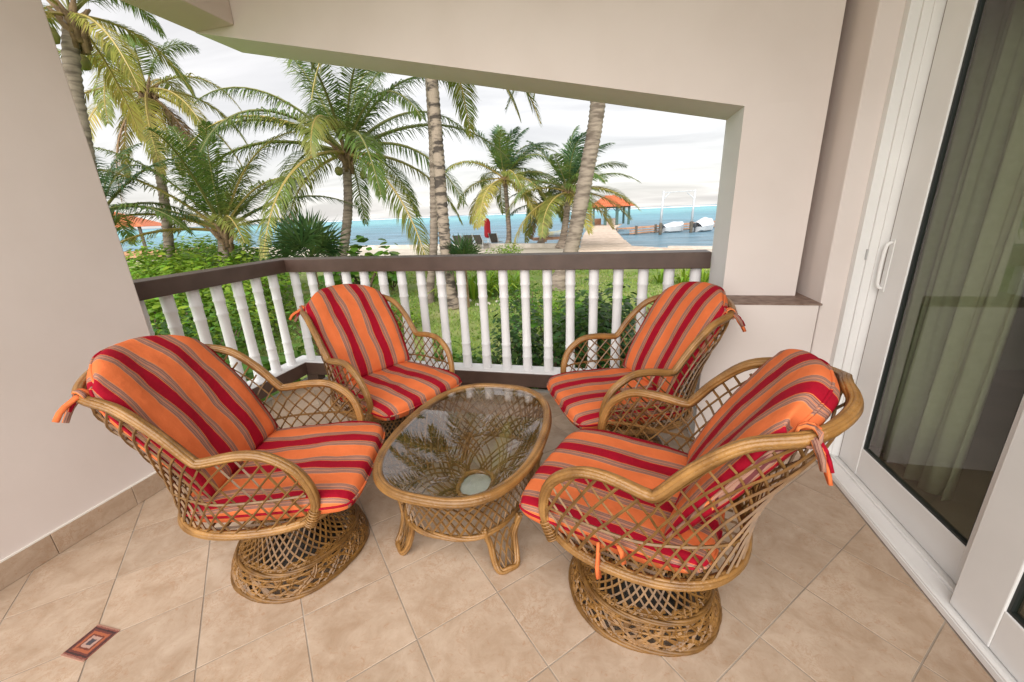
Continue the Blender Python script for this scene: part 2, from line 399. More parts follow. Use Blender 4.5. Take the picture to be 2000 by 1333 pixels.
# left wall with its tile skirting
mb = MB(); mb.box(-2.76, -2.457, .30, 1.612, -.004, 3.12)
lw = tag(bevel(mb.build('porch_wall', MAT['wall']), .006), 'plain beige painted wall with tile skirting left of the chairs', 'wall')
ys = [1.61, 1.283, .947, .617, .302]
for k in range(len(ys) - 1):
    mb = MB(); mb.box(-2.4565, -2.446, ys[k + 1] + .0012, ys[k] - .0012, .001, .112)
    bevel(mb.build('skirting_tile', MAT['tile'], lw), .0015)
mb = MB(); mb.box(-2.4568, -2.4475,   .302, 1.61, .1125, .119); mb.build('caulk_line', MAT['caulk'], lw)
mb = MB(); mb.lathe([(.0001, .0015), (.004, .001), (.005, 0)], 10); nh = mb.build('nail_hole', MAT['sill'], lw, (-2.456, 1.30, 1.955)); nh.rotation_euler = (0, R(90), 0)

# beams over the openings
mb = MB(); mb.box(-2.705, -2.385, 1.614, 2.588, 2.64, 3.12)
tag(bevel(mb.build('side_beam', MAT['ceil']), .008), 'short beige beam over the side opening at top left', 'beam')
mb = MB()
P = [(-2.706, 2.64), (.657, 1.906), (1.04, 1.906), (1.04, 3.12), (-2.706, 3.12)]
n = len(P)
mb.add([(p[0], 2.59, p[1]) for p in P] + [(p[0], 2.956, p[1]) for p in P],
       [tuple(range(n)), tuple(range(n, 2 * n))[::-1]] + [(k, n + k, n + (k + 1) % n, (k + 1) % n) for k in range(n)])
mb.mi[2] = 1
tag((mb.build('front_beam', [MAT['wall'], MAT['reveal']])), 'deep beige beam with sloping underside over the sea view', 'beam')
mb = MB(); mb.box(-2.80, 1.5, .35, 2.587, 3.121, 3.25)
tag(mb.build('ceiling', MAT['ceil']), kind='structure')

# column on its low wall
col = empty('porch_column', (.79, 2.7, 0), 0, 'square beige column standing on a low wall at the end of the rail', 'column')
def part(name, mb_, mat, parent, bv=0.0, smooth=False):
    """mesh given in world coordinates, attached to a root that may stand elsewhere (no rotation)"""
    loc = parent.location
    mb_.v = [(p[0] - loc.x, p[1] - loc.y, p[2] - loc.z) for p in mb_.v]
    o_ = mb_.build(name, mat, parent, None, smooth)
    if bv: bevel(o_, bv)
    return o_
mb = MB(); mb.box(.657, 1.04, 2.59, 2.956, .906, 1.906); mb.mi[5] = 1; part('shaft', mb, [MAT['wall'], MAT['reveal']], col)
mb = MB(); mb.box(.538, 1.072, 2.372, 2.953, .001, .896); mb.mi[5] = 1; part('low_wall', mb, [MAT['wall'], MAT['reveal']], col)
mb = MB(); mb.box(.540, 1.088, 2.374, 2.95, .8965, .9055); part('sill', mb, MAT['sill'], col)
mb = MB(); mb.box(1.041, 1.088, 2.76, 2.953, .906, 3.12); part('return_wall', mb, MAT['wall'], col)

# door wall
mb = MB(); mb.box(1.09, 1.345, 2.402, 3.3, -.9, 3.12); mb.box(1.188, 1.345, 0.05, 2.402, 2.42, 3.12)
tag(bevel(mb.build('door_wall', MAT['wall']), .006), 'beige wall around the white sliding door on the right', 'wall')

# sliding door
door = empty('sliding_door', (1.26, 1.3, 0), 0, 'white framed sliding glass door in the wall on the right', 'door')
mb = MB(); mb.box(1.187, 1.345, 2.362, 2.402, .001, 2.42); part('jamb', mb, MAT['pvc'], door, .003)
mb = MB(); mb.box(1.228, 1.345, 2.349, 2.362, .03, 2.40); mb.box(1.262, 1.345, 2.342, 2.349, .03, 2.40); part('jamb_trim', mb, MAT['pvc'], door, .002)
mb = MB(); mb.box(1.187, 1.345, 0.05, 2.362, 2.36, 2.42); part('head_frame', mb, MAT['pvc'], door, .003)
mb = MB(); mb.box(1.187, 1.345, 0.05, 2.361, -.004, .028); mb.box(1.189, 1.206, 0.05, 2.361, .028, .036); mb.box(1.262, 1.270, 0.05, 2.342, .028, .042)
part('threshold', mb, MAT['pvc'], door, .003)
mb = MB(); mb.box(1.186, 1.19, 0.05, 2.361, .0005, .004); part('seal_line', mb, MAT['sill'], door)
def panel(x0, x1, y0, y1, sw, z0, z1, rb, near):
    p = empty('door_panel'); p.parent = door
    def pp(name, mb_, mat, bv=0.0):
        mb_.v = [(a[0] - 1.26, a[1] - 1.3, a[2]) for a in mb_.v]; o_ = mb_.build(name, mat, p)
        if bv: bevel(o_, bv)
        return o_
    for ya, yb in ((y1 - sw, y1), (y0, y0 + sw)):
        mb_ = MB(); mb_.box(x0, x1, ya, yb, z0, z1); pp('stile', mb_, MAT['pvc'], .004)
    for za, zb in ((z0, z0 + rb), (z1 - rb, z1)):
        mb_ = MB(); mb_.box(x0 + .002, x1 - .002, y0 + sw - .001, y1 - sw + .001, za, zb); pp('rail', mb_, MAT['pvc'], .004)
    ga, gb, gc, gd = y0 + sw, y1 - sw, z0 + rb, z1 - rb
    xm = (x0 + x1) / 2
    mb_ = MB()
    for (a, b, c, d) in ((ga, ga + .009, gc, gd), (gb - .009, gb, gc, gd), (ga + .009, gb - .009, gc, gc + .009), (ga + .009, gb - .009, gd - .009, gd)): mb_.box(xm - .012, xm + .012, a, b, c, d)
    pp('gasket', mb_, MAT['gasket'])
    mb_ = MB(); mb_.box(xm - .003, xm + .003, ga + .004, gb - .004, gc + .004, gd - .004); pp('glass_pane', mb_, MAT['door_glass'])
    return p, pp
p1, pp1 = panel(1.296, 1.334, 1.345, 2.334, .165, .034, 2.352, .158, False)
p2, pp2 = panel(1.218, 1.256, .10, 1.405, .160, .034, 2.352, .158, True)
mb = MB(); mb.box(1.300, 1.33, 2.3345, 2.3415, .034, 2.35); part('weather_strip', mb, MAT['sill'], door)
hd = catmull([(1.292, 2.305, 1.0), (1.274, 2.305, 1.012), (1.268, 2.305, 1.06), (1.268, 2.305, 1.16), (1.274, 2.305, 1.208), (1.292, 2.305, 1.22)], 5)
mb = MB(); mb.tube(hd, .008, 8); mb.box(1.291, 1.2965, 2.288, 2.322, .985, 1.235); pp1('handle', mb, MAT['pvc'], .003)
mb = MB(); mb.box(1.222, 1.2285, 2.352, 2.3612, 1.135, 1.185); part('strike_plate', mb, MAT['metal'], door, .001)
# room behind the glass, in the dark
mb = MB(); mb.box(1.346, 4.6, 0.0, 4.2, -.12, -.002)
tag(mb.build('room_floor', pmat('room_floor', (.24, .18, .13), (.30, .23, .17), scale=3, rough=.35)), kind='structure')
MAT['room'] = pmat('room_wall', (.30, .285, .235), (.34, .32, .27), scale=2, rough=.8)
mb = MB(); mb.box(1.346, 4.6, 4.0, 4.2, 0, 2.9); mb.box(4.5, 4.6, 0.06, 4.0, 0, 2.9); mb.box(1.346, 4.6, 0, .06, 0, 2.9); mb.box(1.346, 4.6, 0, 4.2, 2.9, 3.0); mb.box(1.346, 1.36, 2.403, 4.0, 0, 2.9)
tag(mb.build('room_wall', MAT['room']), kind='structure')
mb = MB(); nx = 90; vs_ = []
for k in range(nx + 1):
    t = k / nx; yy = 1.985 + .60 * t
    for h in range(7):
        hz = h / 6; xx = 1.575 + .045 * math.sin(t * 31 + .5 * math.sin(hz * 3) + 1.2 * math.sin(t * 9)) * (.55 + .45 * (1 - hz)) + .015 * math.sin(t * 70)
        vs_.append((xx, yy + .02 * math.sin(hz * 2 + t * 12) - .06 * (1 - hz) * (t - .5), .03 + 2.3 * hz))
mb.add(vs_, [(k * 7 + h, (k + 1) * 7 + h, (k + 1) * 7 + h + 1, k * 7 + h + 1) for k in range(nx) for h in range(6)])
cu = mb.build('curtain', pmat('curtain_cloth', (.66, .62, .47), (.72, .68, .53), scale=30, rough=.9, transl=.25), None, None, True)
cu.modifiers.new('thickness', 'SOLIDIFY').thickness = .002
tag(cu, 'olive beige curtain hanging in folds behind the sliding door', 'curtain')

# balustrade
bal = empty('balustrade', (-1.0, 3.03, 0), 0, 'white turned balusters under a wide brown handrail', 'balustrade')
mb = MB(); mb.box(-2.88, .655, 2.945, 3.115, 1.015, 1.125); part('handrail', mb, MAT['brown'], bal, .005)
mb = MB(); mb.box(-2.88, -2.712, 1.614, 2.9445, 1.015, 1.125); part('handrail', mb, MAT['brown'], bal, .005)
mb = MB(); mb.box(-2.88, .655, 2.95, 3.112, .066, .182); part('bottom_rail', mb, MAT['brown'], bal, .004)
mb = MB(); mb.box(-2.88, -2.714, 1.614, 2.9495, .066, .182); part('bottom_rail', mb, MAT['brown'], bal, .004)
mb = MB(); mb.box(-2.878, .655, 2.952, 3.110, .182, .191); mb.box(-2.878, -2.716, 1.614, 2.952, .182, .191); part('rail_cap', mb, MAT['white'], bal, .002)
for fx, fy in ((-2.67, 3.0), (-1.15, 3.02), (.35, 3.02)):
    mb = MB(); mb.box(fx - .06, fx + .06, fy - .05, fy + .045, 0, .0655); part('foot_block', mb, MAT['brown'], bal, .004)
HB = 1.015 - .191
def bprof():
    pr = [(0, .038), (.03, .0385), (.10, .037), (.125, .037), (.133, .0398), (.147, .0398), (.155, .0365), (.225, .0355), (.245, .0355), (.252, .0385), (.265, .0385), (.273, .035),
          (.45, .0335), (.62, .0335), (.722, .0345), (.73, .0382), (.743, .0382), (.75, .035), (.845, .0355), (.853, .0395), (.867, .0395), (.875, .0365), (.95, .037), (1, .0375)]
    return [(r_, t * HB) for t, r_ in pr]
mb = MB(); mb.lathe(bprof(), 14); bme = mb.mesh('baluster', MAT['white'], True)
bxs = [-2.02 + .1735 * k for k in range(-4, 16)]
for k, x in enumerate(bxs):
    if x < .62: link('baluster', bme, bal, (x + 1.0, 3.03 - 3.03, .191))
for k in range(-1, 6):
    link('baluster', bme, bal, (-2.796 + 1.0, 1.988 + .1765 * k - 3.03, .191))
# ================================================================== RATTAN CHAIRS
TC = [(0, -.538, .945), (.115, -.540, .928), (.258, -.457, .902), (.304, -.318, .862), (.316, -.214, .770), (.318, -.140, .672), (.319, -.122, .653), (.3185, -.098, .650),
      (.313, .025, .664), (.317, .12, .648), (.313, .207, .571), (.303, .236, .446), (.305, .20, .345)]
SK = [0, .11, .24, .36, .45, .53, .55, .575, .68, .78, .88, .94, 1.0]
HA, HBK, HF, HZ0, HZ1 = .338, .372, .318, .352, .358
def hoop_pt(ph):          # ph 0 back .. pi front, signed
    e_ = .85; s_ = 1 if ph >= 0 else -1; a = abs(ph)
    x = s_ * HA * abs(math.sin(a)) ** e_; c = math.cos(a)
    y = -HBK * abs(c) ** e_ if c > 0 else HF * abs(c) ** e_
    return Vector((x, y, HZ0 + (HZ1 - HZ0) * (y + HBK) / (HBK + HF)))
_T = catmull([(-TC[2][0],) + TC[2][1:], (-TC[1][0],) + TC[1][1:]] + TC, 10)[20:]     # smooth half of the rim from the back centre to the foot
def rim_pt(s_):
    a = min(abs(s_), 1.0)
    for k in range(12):
        if a <= SK[k + 1] + 1e-9:
            u = k + (a - SK[k]) / (SK[k + 1] - SK[k]); break
    i = u * 10; i0 = min(int(i), len(_T) - 2); p = _T[i0].lerp(_T[i0 + 1], i - i0)
    return Vector((p.x if s_ >= 0 else -p.x, p.y, p.z))
PHI = R(128)
def wall_pt(s_, h):
    b = hoop_pt(s_ * PHI); t = rim_pt(s_); ln = (t - b).length
    if ln < 1e-4: return None
    q = h / ln
    if q > 1.0: return None
    p = b.lerp(t, q); out_ = Vector((b.x, b.y, 0)).normalized()
    bk = max(0.0, 1 - (abs(s_) / .62) ** 2)
    return p + out_ * (.012 * math.sin(math.pi * q) * (1 - bk) - .040 * math.sin(math.pi * min(1, q * 1.25)) * bk * (1 if q < .8 else 1 - (q - .8) * 0))
def strands(mb, pts, rad, k=4, closed=False, twist=1.2, sides=5, seed=0):
    """a bundle of cane strands wound along a path"""
    rnd = random.Random(seed); n = len(pts)
    for q in range(k):
        o_ = []; ph = 2 * math.pi * q / k
        prev = None
        for i, p in enumerate(pts):
            p = Vector(p)
            t = (Vector(pts[(i + 1) % n]) - Vector(pts[i - 1])) if closed else (Vector(pts[min(i + 1, n - 1)]) - Vector(pts[max(i - 1, 0)]))
            t.normalize()
            if prev is None: a = t.cross(Vector((0, 0, 1))) if abs(t.z) < .9 else t.cross(Vector((1, 0, 0)))
            else: a = prev - t * prev.dot(t)
            a.normalize(); prev = a; b = t.cross(a)
            an = ph + (twist * 2 * math.pi * (i / n) if not closed else round(twist) * 2 * math.pi * i / n)
            o_.append(p + (a * math.cos(an) + b * math.sin(an)) * rad * .52)
        mb.tube(o_, rad * (.62 if k < 6 else .50) * rnd.uniform(.85, 1.15), sides, closed=closed)

def add_stripe(me, vals):
    at = me.attributes.new('stripe', 'FLOAT', 'POINT'); at.data.foreach_set('value', vals)

def cushion_mesh(name, fn, nu=30, nv=26, seed=1, off=0.0, box=.42):
    """closed puffy pad: fn(u, v) -> (centre, normal, half thickness), u across"""
    vs_ = []; st = []; idx = {}
    def cheb(k, n): return -math.cos(math.pi * k / n) * .5 + math.copysign(.5, k / n - .5) * abs(2 * k / n - 1)
    us = [cheb(k, nu) for k in range(nu + 1)]; vv = [cheb(k, nv) for k in range(nv + 1)]
    fs = []
    for side in (1, -1):
        for i, u in enumerate(us):
            for j, v in enumerate(vv):
                edge = i in (0, nu) or j in (0, nv)
                if edge and side == -1: idx[(side, i, j)] = idx[(1, i, j)]; continue
                c, n, h = fn(u, v)
                pr = (max(0, 1 - abs(u) ** 3.5) * max(0, 1 - abs(v) ** 3.5)) ** box
                nz = mnoise.noise(Vector((u * 2.3 + seed * 7, v * 2.3, side * 3.1))) * .009 + mnoise.noise(Vector((u * 6 + seed * 3, v * 5, side))) * .0035 + mnoise.noise(Vector((u * 7 + seed, v * 1.4 + seed * 2, side * 2))) * .0055 * (1 if v < .2 else .5)
                p = c + n * (side * h * pr + nz * pr)
                idx[(side, i, j)] = len(vs_); vs_.append(p); 
                ea = math.copysign(abs(u) ** 5, u) * h * 1.25
                st.append(c.x + off + nz * .6 + (ea * (1 - pr) if side == 1 else ea * (1 + pr)))
    for side in (1, -1):
        for i in range(nu):
            for j in range(nv):
                q = (idx[(side, i, j)], idx[(side, i + 1, j)], idx[(side, i + 1, j + 1)], idx[(side, i, j + 1)])
                fs.append(q if side == 1 else q[::-1])
    mb = MB(); mb.add(vs_, fs); me = mb.mesh(name, MAT['fabric'], True); add_stripe(me, st); return me

def piping_mesh(fn, off=0.0):
    ring = [(-1 + 2 * k / 30, -1) for k in range(30)] + [(1, -1 + 2 * k / 30) for k in range(30)] + [(1 - 2 * k / 30, 1) for k in range(30)] + [(-1, 1 - 2 * k / 30) for k in range(30)]
    pts = [fn(u, v)[0] for u, v in ring]; mb = MB(); mb.tube(pts, .0052, 5, closed=True)
    me = mb.mesh('piping', MAT['fabric'], True); add_stripe(me, [p[0] + off for p in mb.v]); return me
def seat_fn(u, v):
    # rounded square in plan, wider at the front
    k = 1 - .10 * (abs(u) ** 4) * (abs(v) ** 4)
    hw = .308 + .008 * v
    x = u * hw * k * (1 - .06 * max(0, -v) ** 3)
    y = (.040 + .335 * v) * k
    z = .413 - .034 * max(0, v - .45) ** 1.5 + .006 * v - .012 * (1 - u * u) * (1 - v * v)
    return Vector((x, y, z)), Vector((0, .04 * v, 1)).normalized(), .062
BC = [Vector((0, -.175, .45)), Vector((0, -.262, .61)), Vector((0, -.362, .78)), Vector((0, -.450, .915)), Vector((0, -.525, 1.0))]
_BC = catmull(BC, 8)
def back_fn_factory(slump=0.0, side=0.0):
    def f(u, v):
        t = (v + 1) / 2; i = t * (len(_BC) - 1); i0 = min(int(i), len(_BC) - 2); c = _BC[i0].lerp(_BC[i0 + 1], i - i0)
        tg = (_BC[i0 + 1] - _BC[i0]).normalized(); n = Vector((0, tg.z, -tg.y))      # faces the sitter
        hw = .262 + .026 * math.sin(t * math.pi)
        top = max(0, t - .55) / .45
        hw *= math.sqrt(max(0, 1 - .17 * top ** 2.6))
        drop = .13 * (abs(u) ** 2.6) * top ** 1.3                                   # arched top
        p = c + Vector((u * hw, 0, 0)) - tg * drop + n * (.030 * u * u)
        if slump:
            q = top * top * slump
            p += Vector((side * q * .02, q * .028, -q * .03 * (1 + .9 * side * u)))
        return p, n, .050 + .012 * math.sin(t * math.pi)
    return f
seat_me = cushion_mesh('seat_cushion', seat_fn, seed=2, box=.27)
back_me = cushion_mesh('back_cushion', back_fn_factory(), seed=5)
back_slump = cushion_mesh('back_cushion', back_fn_factory(.9, -1.0), seed=9, off=.03)
seat_pipe = piping_mesh(seat_fn); back_pipe = piping_mesh(back_fn_factory()); slump_pipe = piping_mesh(back_fn_factory(.9, -1.0), .03)

def ribbon(mb, pts, wd, st, off):
    pts = [Vector(p) for p in pts]; vs_ = []; n = len(pts)
    for i, p in enumerate(pts):
        t = (pts[min(i + 1, n - 1)] - pts[max(i - 1, 0)]).normalized(); s_ = t.cross(Vector((.3, .5, .8))).normalized() * wd / 2; q = t.cross(s_).normalized() * .0035
        vs_ += [p + s_ + q, p - s_ + q, p - s_ - q, p + s_ - q]; st += [off, off + .02, off + .02, off]
    fs = []
    for i in range(n - 1):
        for k in range(4): fs.append((i * 4 + k, i * 4 + (k + 1) % 4, i * 4 + 4 + (k + 1) % 4, i * 4 + 4 + k))
    fs += [(3, 2, 1, 0), tuple(range(4 * n - 4, 4 * n))]
    mb.add(vs_, fs)
def tie_mesh(sg, seed):
    rnd = random.Random(seed); mb = MB(); st = []
    c = Vector((sg * .268, -.440, .905))
    n0 = len(mb.v)
    for k in range(2):                                                              # knot: two crossed loops round the rim
        lp = []
        for i in range(11):
            a = 2 * math.pi * i / 10; lp.append(c + Vector((.010 * math.sin(a * 1.0 + k), .023 * math.cos(a), .024 * math.sin(a))) + Vector((sg * .012 * (k - .5), 0, 0)))
        ribbon(mb, lp, .014, st, .03 * k)
    for k in range(3):
        d = Vector((sg * rnd.uniform(.5, 1), rnd.uniform(-.9, -.2), rnd.uniform(-.4, .35))).normalized(); ln = rnd.uniform(.05, .085); pts = []
        for i in range(6):
            t = i / 5; pts.append(c + d * ln * t + Vector((0, 0, -.07 * t * t)) + Vector((rnd.uniform(-.004, .004),) * 3))
        ribbon(mb, pts, .016, st, .028 * k)
    me = mb.mesh('tie', MAT['fabric'], True); add_stripe(me, st); return me

def make_chair():
    root = empty('rattan_chair')
    # rim bundle
    mb = MB(); S = [-1 + 2 * k / 110 for k in range(111)]
    strands(mb, [rim_pt(s_) for s_ in S], .0185, 7, twist=1.1, sides=5)
    for s0 in (-.995, .995):
        for q in range(7):
            c = rim_pt(s0 * (1 if abs(s0) > .9 else 1) + (q - 3) * .0065 * (1 if abs(s0) < .9 else 0) - (math.copysign(q * .006, s0) if abs(s0) > .9 else 0)); t_ = (rim_pt(min(1, max(-1, s0 + .02))) - rim_pt(max(-1, min(1, s0 - .02)))).normalized()
            a_ = t_.orthogonal().normalized(); b_ = t_.cross(a_); mb.tube([c + (a_ * math.cos(z * .6283) + b_ * math.sin(z * .6283)) * .0205 for z in range(10)], .0034, 4, closed=True)
    mb.build('rim', MAT['rattan'], root, None, True)
    mb = MB(); strands(mb, [hoop_pt(-math.pi + 2 * math.pi * k / 72) for k in range(72)], .0185, 7, closed=True, twist=1, sides=5)
    mb.build('seat_hoop', MAT['rattan'], root, None, True)
    # woven sides: two crossing families of flat canes
    mb = MB(); KS = .80
    for dr in (1, -1):
        k0 = -1.62
        while k0 <= 1.62:
            run = []; h = 0.0
            while h < .85:
                s_ = k0 + dr * KS * h; p = wall_pt(s_, h) if abs(s_) < .995 else None
                if p is not None: run.append(p + Vector((p.x, p.y, 0)).normalized() * (.003 * dr))
                elif run:
                    if len(run) > 1: mb.tube(run, .0049, 4, flat=.8)
                    run = []
                h += .025
            if len(run) > 1: mb.tube(run, .0049, 4, flat=.8)
            k0 += .0615
    mb.tube([p for p in (wall_pt(-.97 + 1.94 * k / 60, .135) for k in range(61)) if p], .0055, 5)
    tag(mb.build('side_lattice', MAT['cane'], root), kind='stuff')
    # seat bottom
    mb = MB()
    for q in range(-5, 6):
        x = q * .058; yb = -HBK * .93 * math.sqrt(max(0, 1 - (x / HA) ** 2)); yf = HF * .93 * math.sqrt(max(0, 1 - (x / HA) ** 2))
        mb.tube([(x, yb, .352), (x, yf, .354)], .006, 4)
    for q in range(-5, 6):
        y = q * .058; hx = HA * .93 * math.sqrt(max(0, 1 - (y / .35) ** 2)); mb.tube([(-hx, y, .346), (hx, y, .346)], .006, 4)
    tag(mb.build('seat_lattice', MAT['cane'], root), kind='stuff')
    # pedestal
    base = empty('pedestal'); base.parent = root
    prof = catmull([(.272, 0, .010), (.270, 0, .040), (.256, 0, .078), (.228, 0, .108), (.186, 0, .138), (.152, 0, .185), (.138, 0, .235), (.150, 0, .290), (.196, 0, .337)], 4)
    mb = MB(); rr = random.Random(3)
    def bpt(t, th):
        i = t * (len(prof) - 1); i0 = min(int(i), len(prof) - 2); p = prof[i0].lerp(prof[i0 + 1], i - i0)
        wob = 1 + .02 * math.sin(3 * th + 1) + .012 * math.sin(5 * th)
        return Vector((p.x * wob * math.cos(th), p.x * wob * math.sin(th), p.z))
    for dr in (1, -1):
        for q in range(38):
            th0 = 2 * math.pi * (q + rr.uniform(-.12, .12)) / 38
            mb.tube([bpt(.30 + .70 * k / 14, th0 + dr * 1.25 * k / 14) for k in range(15)], .0046, 4)
        for q in range(62):
            th0 = 2 * math.pi * (q + rr.uniform(-.4, .4)) / 62
            mb.tube([bpt(.42 * k / 7, th0 + dr * rr.uniform(.45, .8) * k / 7) for k in range(8)], rr.uniform(.0042, .006), 4)
    tag(mb.build('pedestal_lattice', MAT['cane_dark'], base), kind='stuff')
    mb = MB()
    for t, r_, kk in ((0.0, .0125, 4), (.33, .0105, 4), (.98, .012, 3)):
        strands(mb, [bpt(t, 2 * math.pi * k / 56) for k in range(56)], r_, kk, closed=True, twist=4, sides=5)
    for t, r_ in ((.10, .004), (.21, .005), (.27, .005), (.38, .005), (.70, .005)):
        mb.tube([bpt(t, 2 * math.pi * k / 48) for k in range(48)], r_, 4, closed=True)
    mb.build('pedestal_ring', MAT['cane_dark'], base, None, True)
    mb = MB(); mb.lathe([(.17, .006), (.17, .018), (.06, .03), (.05, .06), (.05, .30), (.13, .325), (.13, .34)], 24, cap=True)
    mb.build('swivel_core', MAT['core'], base, None, True)
    for nm, me, pm in (('seat_cushion', seat_me, seat_pipe), ('back_cushion', back_me, back_pipe)):
        cu_ = link(nm, me, root); link('piping', pm, cu_)
    for sg in (1, -1): link('tie', tie_mesh(sg, 4 + sg), root)
    return root
CH = [(-1.342, 1.238, 17.9, 'striped cushioned rattan swivel chair in front of the plain left wall'),
      (-1.330, 2.122, -25.5, 'striped cushioned rattan swivel chair tucked into the corner of the railing'),
      (.077, 2.194, -155.2, 'striped cushioned rattan swivel chair beside the low wall and column'),
      (.122, 1.343, 162.6, 'striped cushioned rattan swivel chair nearest to the sliding door')]
proto = make_chair()
for k, (x, y, a, lb) in enumerate(CH):
    c_ = proto if k == 0 else copy_tree(proto)
    c_.location = (x, y, 0); c_.rotation_euler = (0, 0, R(a - 90))
    tag(c_, lb, 'chair', 'rattan chairs around the table')
    dx_, dy_ = ((.016, -.034), (0, 0), (0, 0), (.040, -.040))[k]; fa = R(a - 90)
    for ch in c_.children:
        if ch.name.startswith('pedestal'): ch.location = (dx_ * math.cos(fa) + dy_ * math.sin(fa), -dx_ * math.sin(fa) + dy_ * math.cos(fa), 0)
    if k == 3:
        mb = MB(); st = []; c0 = Vector((-.335, .03, .435)); ribbon(mb, [c0, c0 + Vector((-.012, -.004, -.035)), c0 + Vector((-.022, -.006, -.075)), c0 + Vector((-.024, -.012, -.115))], .018, st, 0)
        c0 = Vector((-.325, -.03, .445)); ribbon(mb, [c0, c0 + Vector((-.006, -.012, -.02)), c0 + Vector((-.006, -.02, -.06))], .016, st, 0)
        me = mb.mesh('seat_tie', MAT['fabric'], True); add_stripe(me, [0.0] * len(mb.v)); link('seat_tie', me, c_)
        for ch in c_.children:
            if ch.name.startswith('back_cushion'):
                ch.data = back_slump
                for g in ch.children: g.data = slump_pipe

# ================================================================== RATTAN TABLE
tab = empty('rattan_table', (-.615, 1.597, 0), R(-1.5), 'low oval rattan coffee table with a glass top', 'table')
def track(hx, hy, n=96, r=None, z=0.0):
    """racetrack: straight long sides along y with round-ish ends"""
    pts = []
    for k in range(n):
        a = 2 * math.pi * k / n; ex = .72
        pts.append(Vector((hx * math.copysign(abs(math.cos(a)) ** ex, math.cos(a)), hy * math.copysign(abs(math.sin(a)) ** (ex + .12), math.sin(a)), z)))
    # even spacing
    ln = [0]
    for k in range(n): ln.append(ln[-1] + (pts[(k + 1) % n] - pts[k]).length)
    o_ = []; k = 0
    for q in range(n):
        d = ln[-1] * q / n
        while ln[k + 1] < d: k += 1
        o_.append(pts[k].lerp(pts[(k + 1) % n], (d - ln[k]) / max(1e-9, ln[k + 1] - ln[k])))
    return o_
NT = 120
mb = MB(); strands(mb, track(.344, .500, NT, z=.447), .0215, 8, closed=True, twist=1, sides=5)
mb.build('rim', MAT['rattan'], tab, None, True)
mb = MB(); q = track(.327, .483, 80); mb.prism([(p.x, p.y) for p in q], .4495, .4575); mb.build('glass_top', MAT['glass'], tab)
top = track(.335, .49, NT, z=.435); low = track(.272, .398, NT, z=.190)
mb = MB()
def skirt(t, i):
    i %= NT; i0 = int(i); f_ = i - i0; a = top[i0].lerp(top[(i0 + 1) % NT], f_); b = low[i0].lerp(low[(i0 + 1) % NT], f_)
    p = a.lerp(b, t); k = 1 - .10 * math.sin(math.pi * t); return Vector((p.x * k, p.y * k, p.z))
for dr in (1, -1):
    for q in range(56): mb.tube([skirt(k / 9, q * NT / 56 + dr * 9 * k / 9) for k in range(10)], .0046, 4)
tag(mb.build('skirt_lattice', MAT['cane'], tab), kind='stuff')
mb = MB(); strands(mb, low, .012, 4, closed=True, twist=5); mb.build('lower_hoop', MAT['rattan'], tab, None, True)
# inner bowl of canes under the glass, drawn in to a small ring
mb = MB(); rr = random.Random(8)
def bowl(t, i):
    i %= NT; i0 = int(i); a = top[i0].lerp(top[(i0 + 1) % NT], i - i0); a = Vector((a.x * .95, a.y * .95, .430))
    b = Vector((a.x * .26, a.y * .22, .135)); p = a.lerp(b, t); p.z = .430 - .285 * t ** .72; return p
for dr in (1, -1):
    for q in range(32):
        s_ = rr.uniform(26, 34); o0 = q * NT / 32 + rr.uniform(-.5, .5)
        mb.tube([bowl(k / 10, o0 + dr * s_ * k / 10) for k in range(11)], .0044, 4)
tag(mb.build('bowl_lattice', MAT['cane'], tab), kind='stuff')
mb = MB(); strands(mb, [bowl(1.0, k * NT / 40) for k in range(40)], .012, 4, closed=True, twist=4); mb.build('bowl_ring', MAT['rattan'], tab, None, True)
mb = MB(); mb.lathe([(.075, .132), (.080, .136), (.074, .141), (.0001, .142)], 24, sy=1.2); mb.build('base_disc', pmat('frosted_disc', (.40, .42, .37), (.50, .51, .46), scale=20, rough=.25), tab, None, True)
for sx_, sy_ in ((-1, -1), (1, -1), (1, 1), (-1, 1)):
    lg = empty('leg'); lg.parent = tab
    # foot panel: two outward legs of a bent frame filled with canes
    def fp(a, z):     # a across the panel -1..1, z height
        t = 1 - z / .2; o2 = Vector((sx_ * .70, sy_ * .71, 0)); td = Vector((-sx_ * .71, sy_ * .70, 0))
        return Vector((sx_ * .222, sy_ * .292, z)) + o2 * (.045 * t * t - .012 * math.sin(t * 3.1) + .01 * (1 - a * a)) + td * (a * (.088 - .030 * math.sin(t * 2.6)))
    out_ = [fp(-.9, .215), fp(-.95, .17), fp(-.92, .12), fp(-.85, .05), fp(-.55, .012), fp(0, .011), fp(.55, .012), fp(.85, .05), fp(.92, .12), fp(.95, .17), fp(.9, .215)]
    mb = MB(); strands(mb, catmull(out_, 5), .0135, 4, twist=1); mb.build('leg_frame', MAT['rattan'], lg, None, True)
    mb = MB()
    for dr in (1, -1):
        for q in range(6):
            a0 = -1.2 + q * .48; pts = []
            for k in range(9):
                z = .02 + .16 * k / 8; a = a0 + dr * .9 * (k / 8 - .5)
                if abs(a) <= .92: pts.append(fp(a, z))
            if len(pts) > 1: mb.tube(pts, .0042, 4)
    tag(mb.build('leg_lattice', MAT['cane'], lg), kind='stuff')
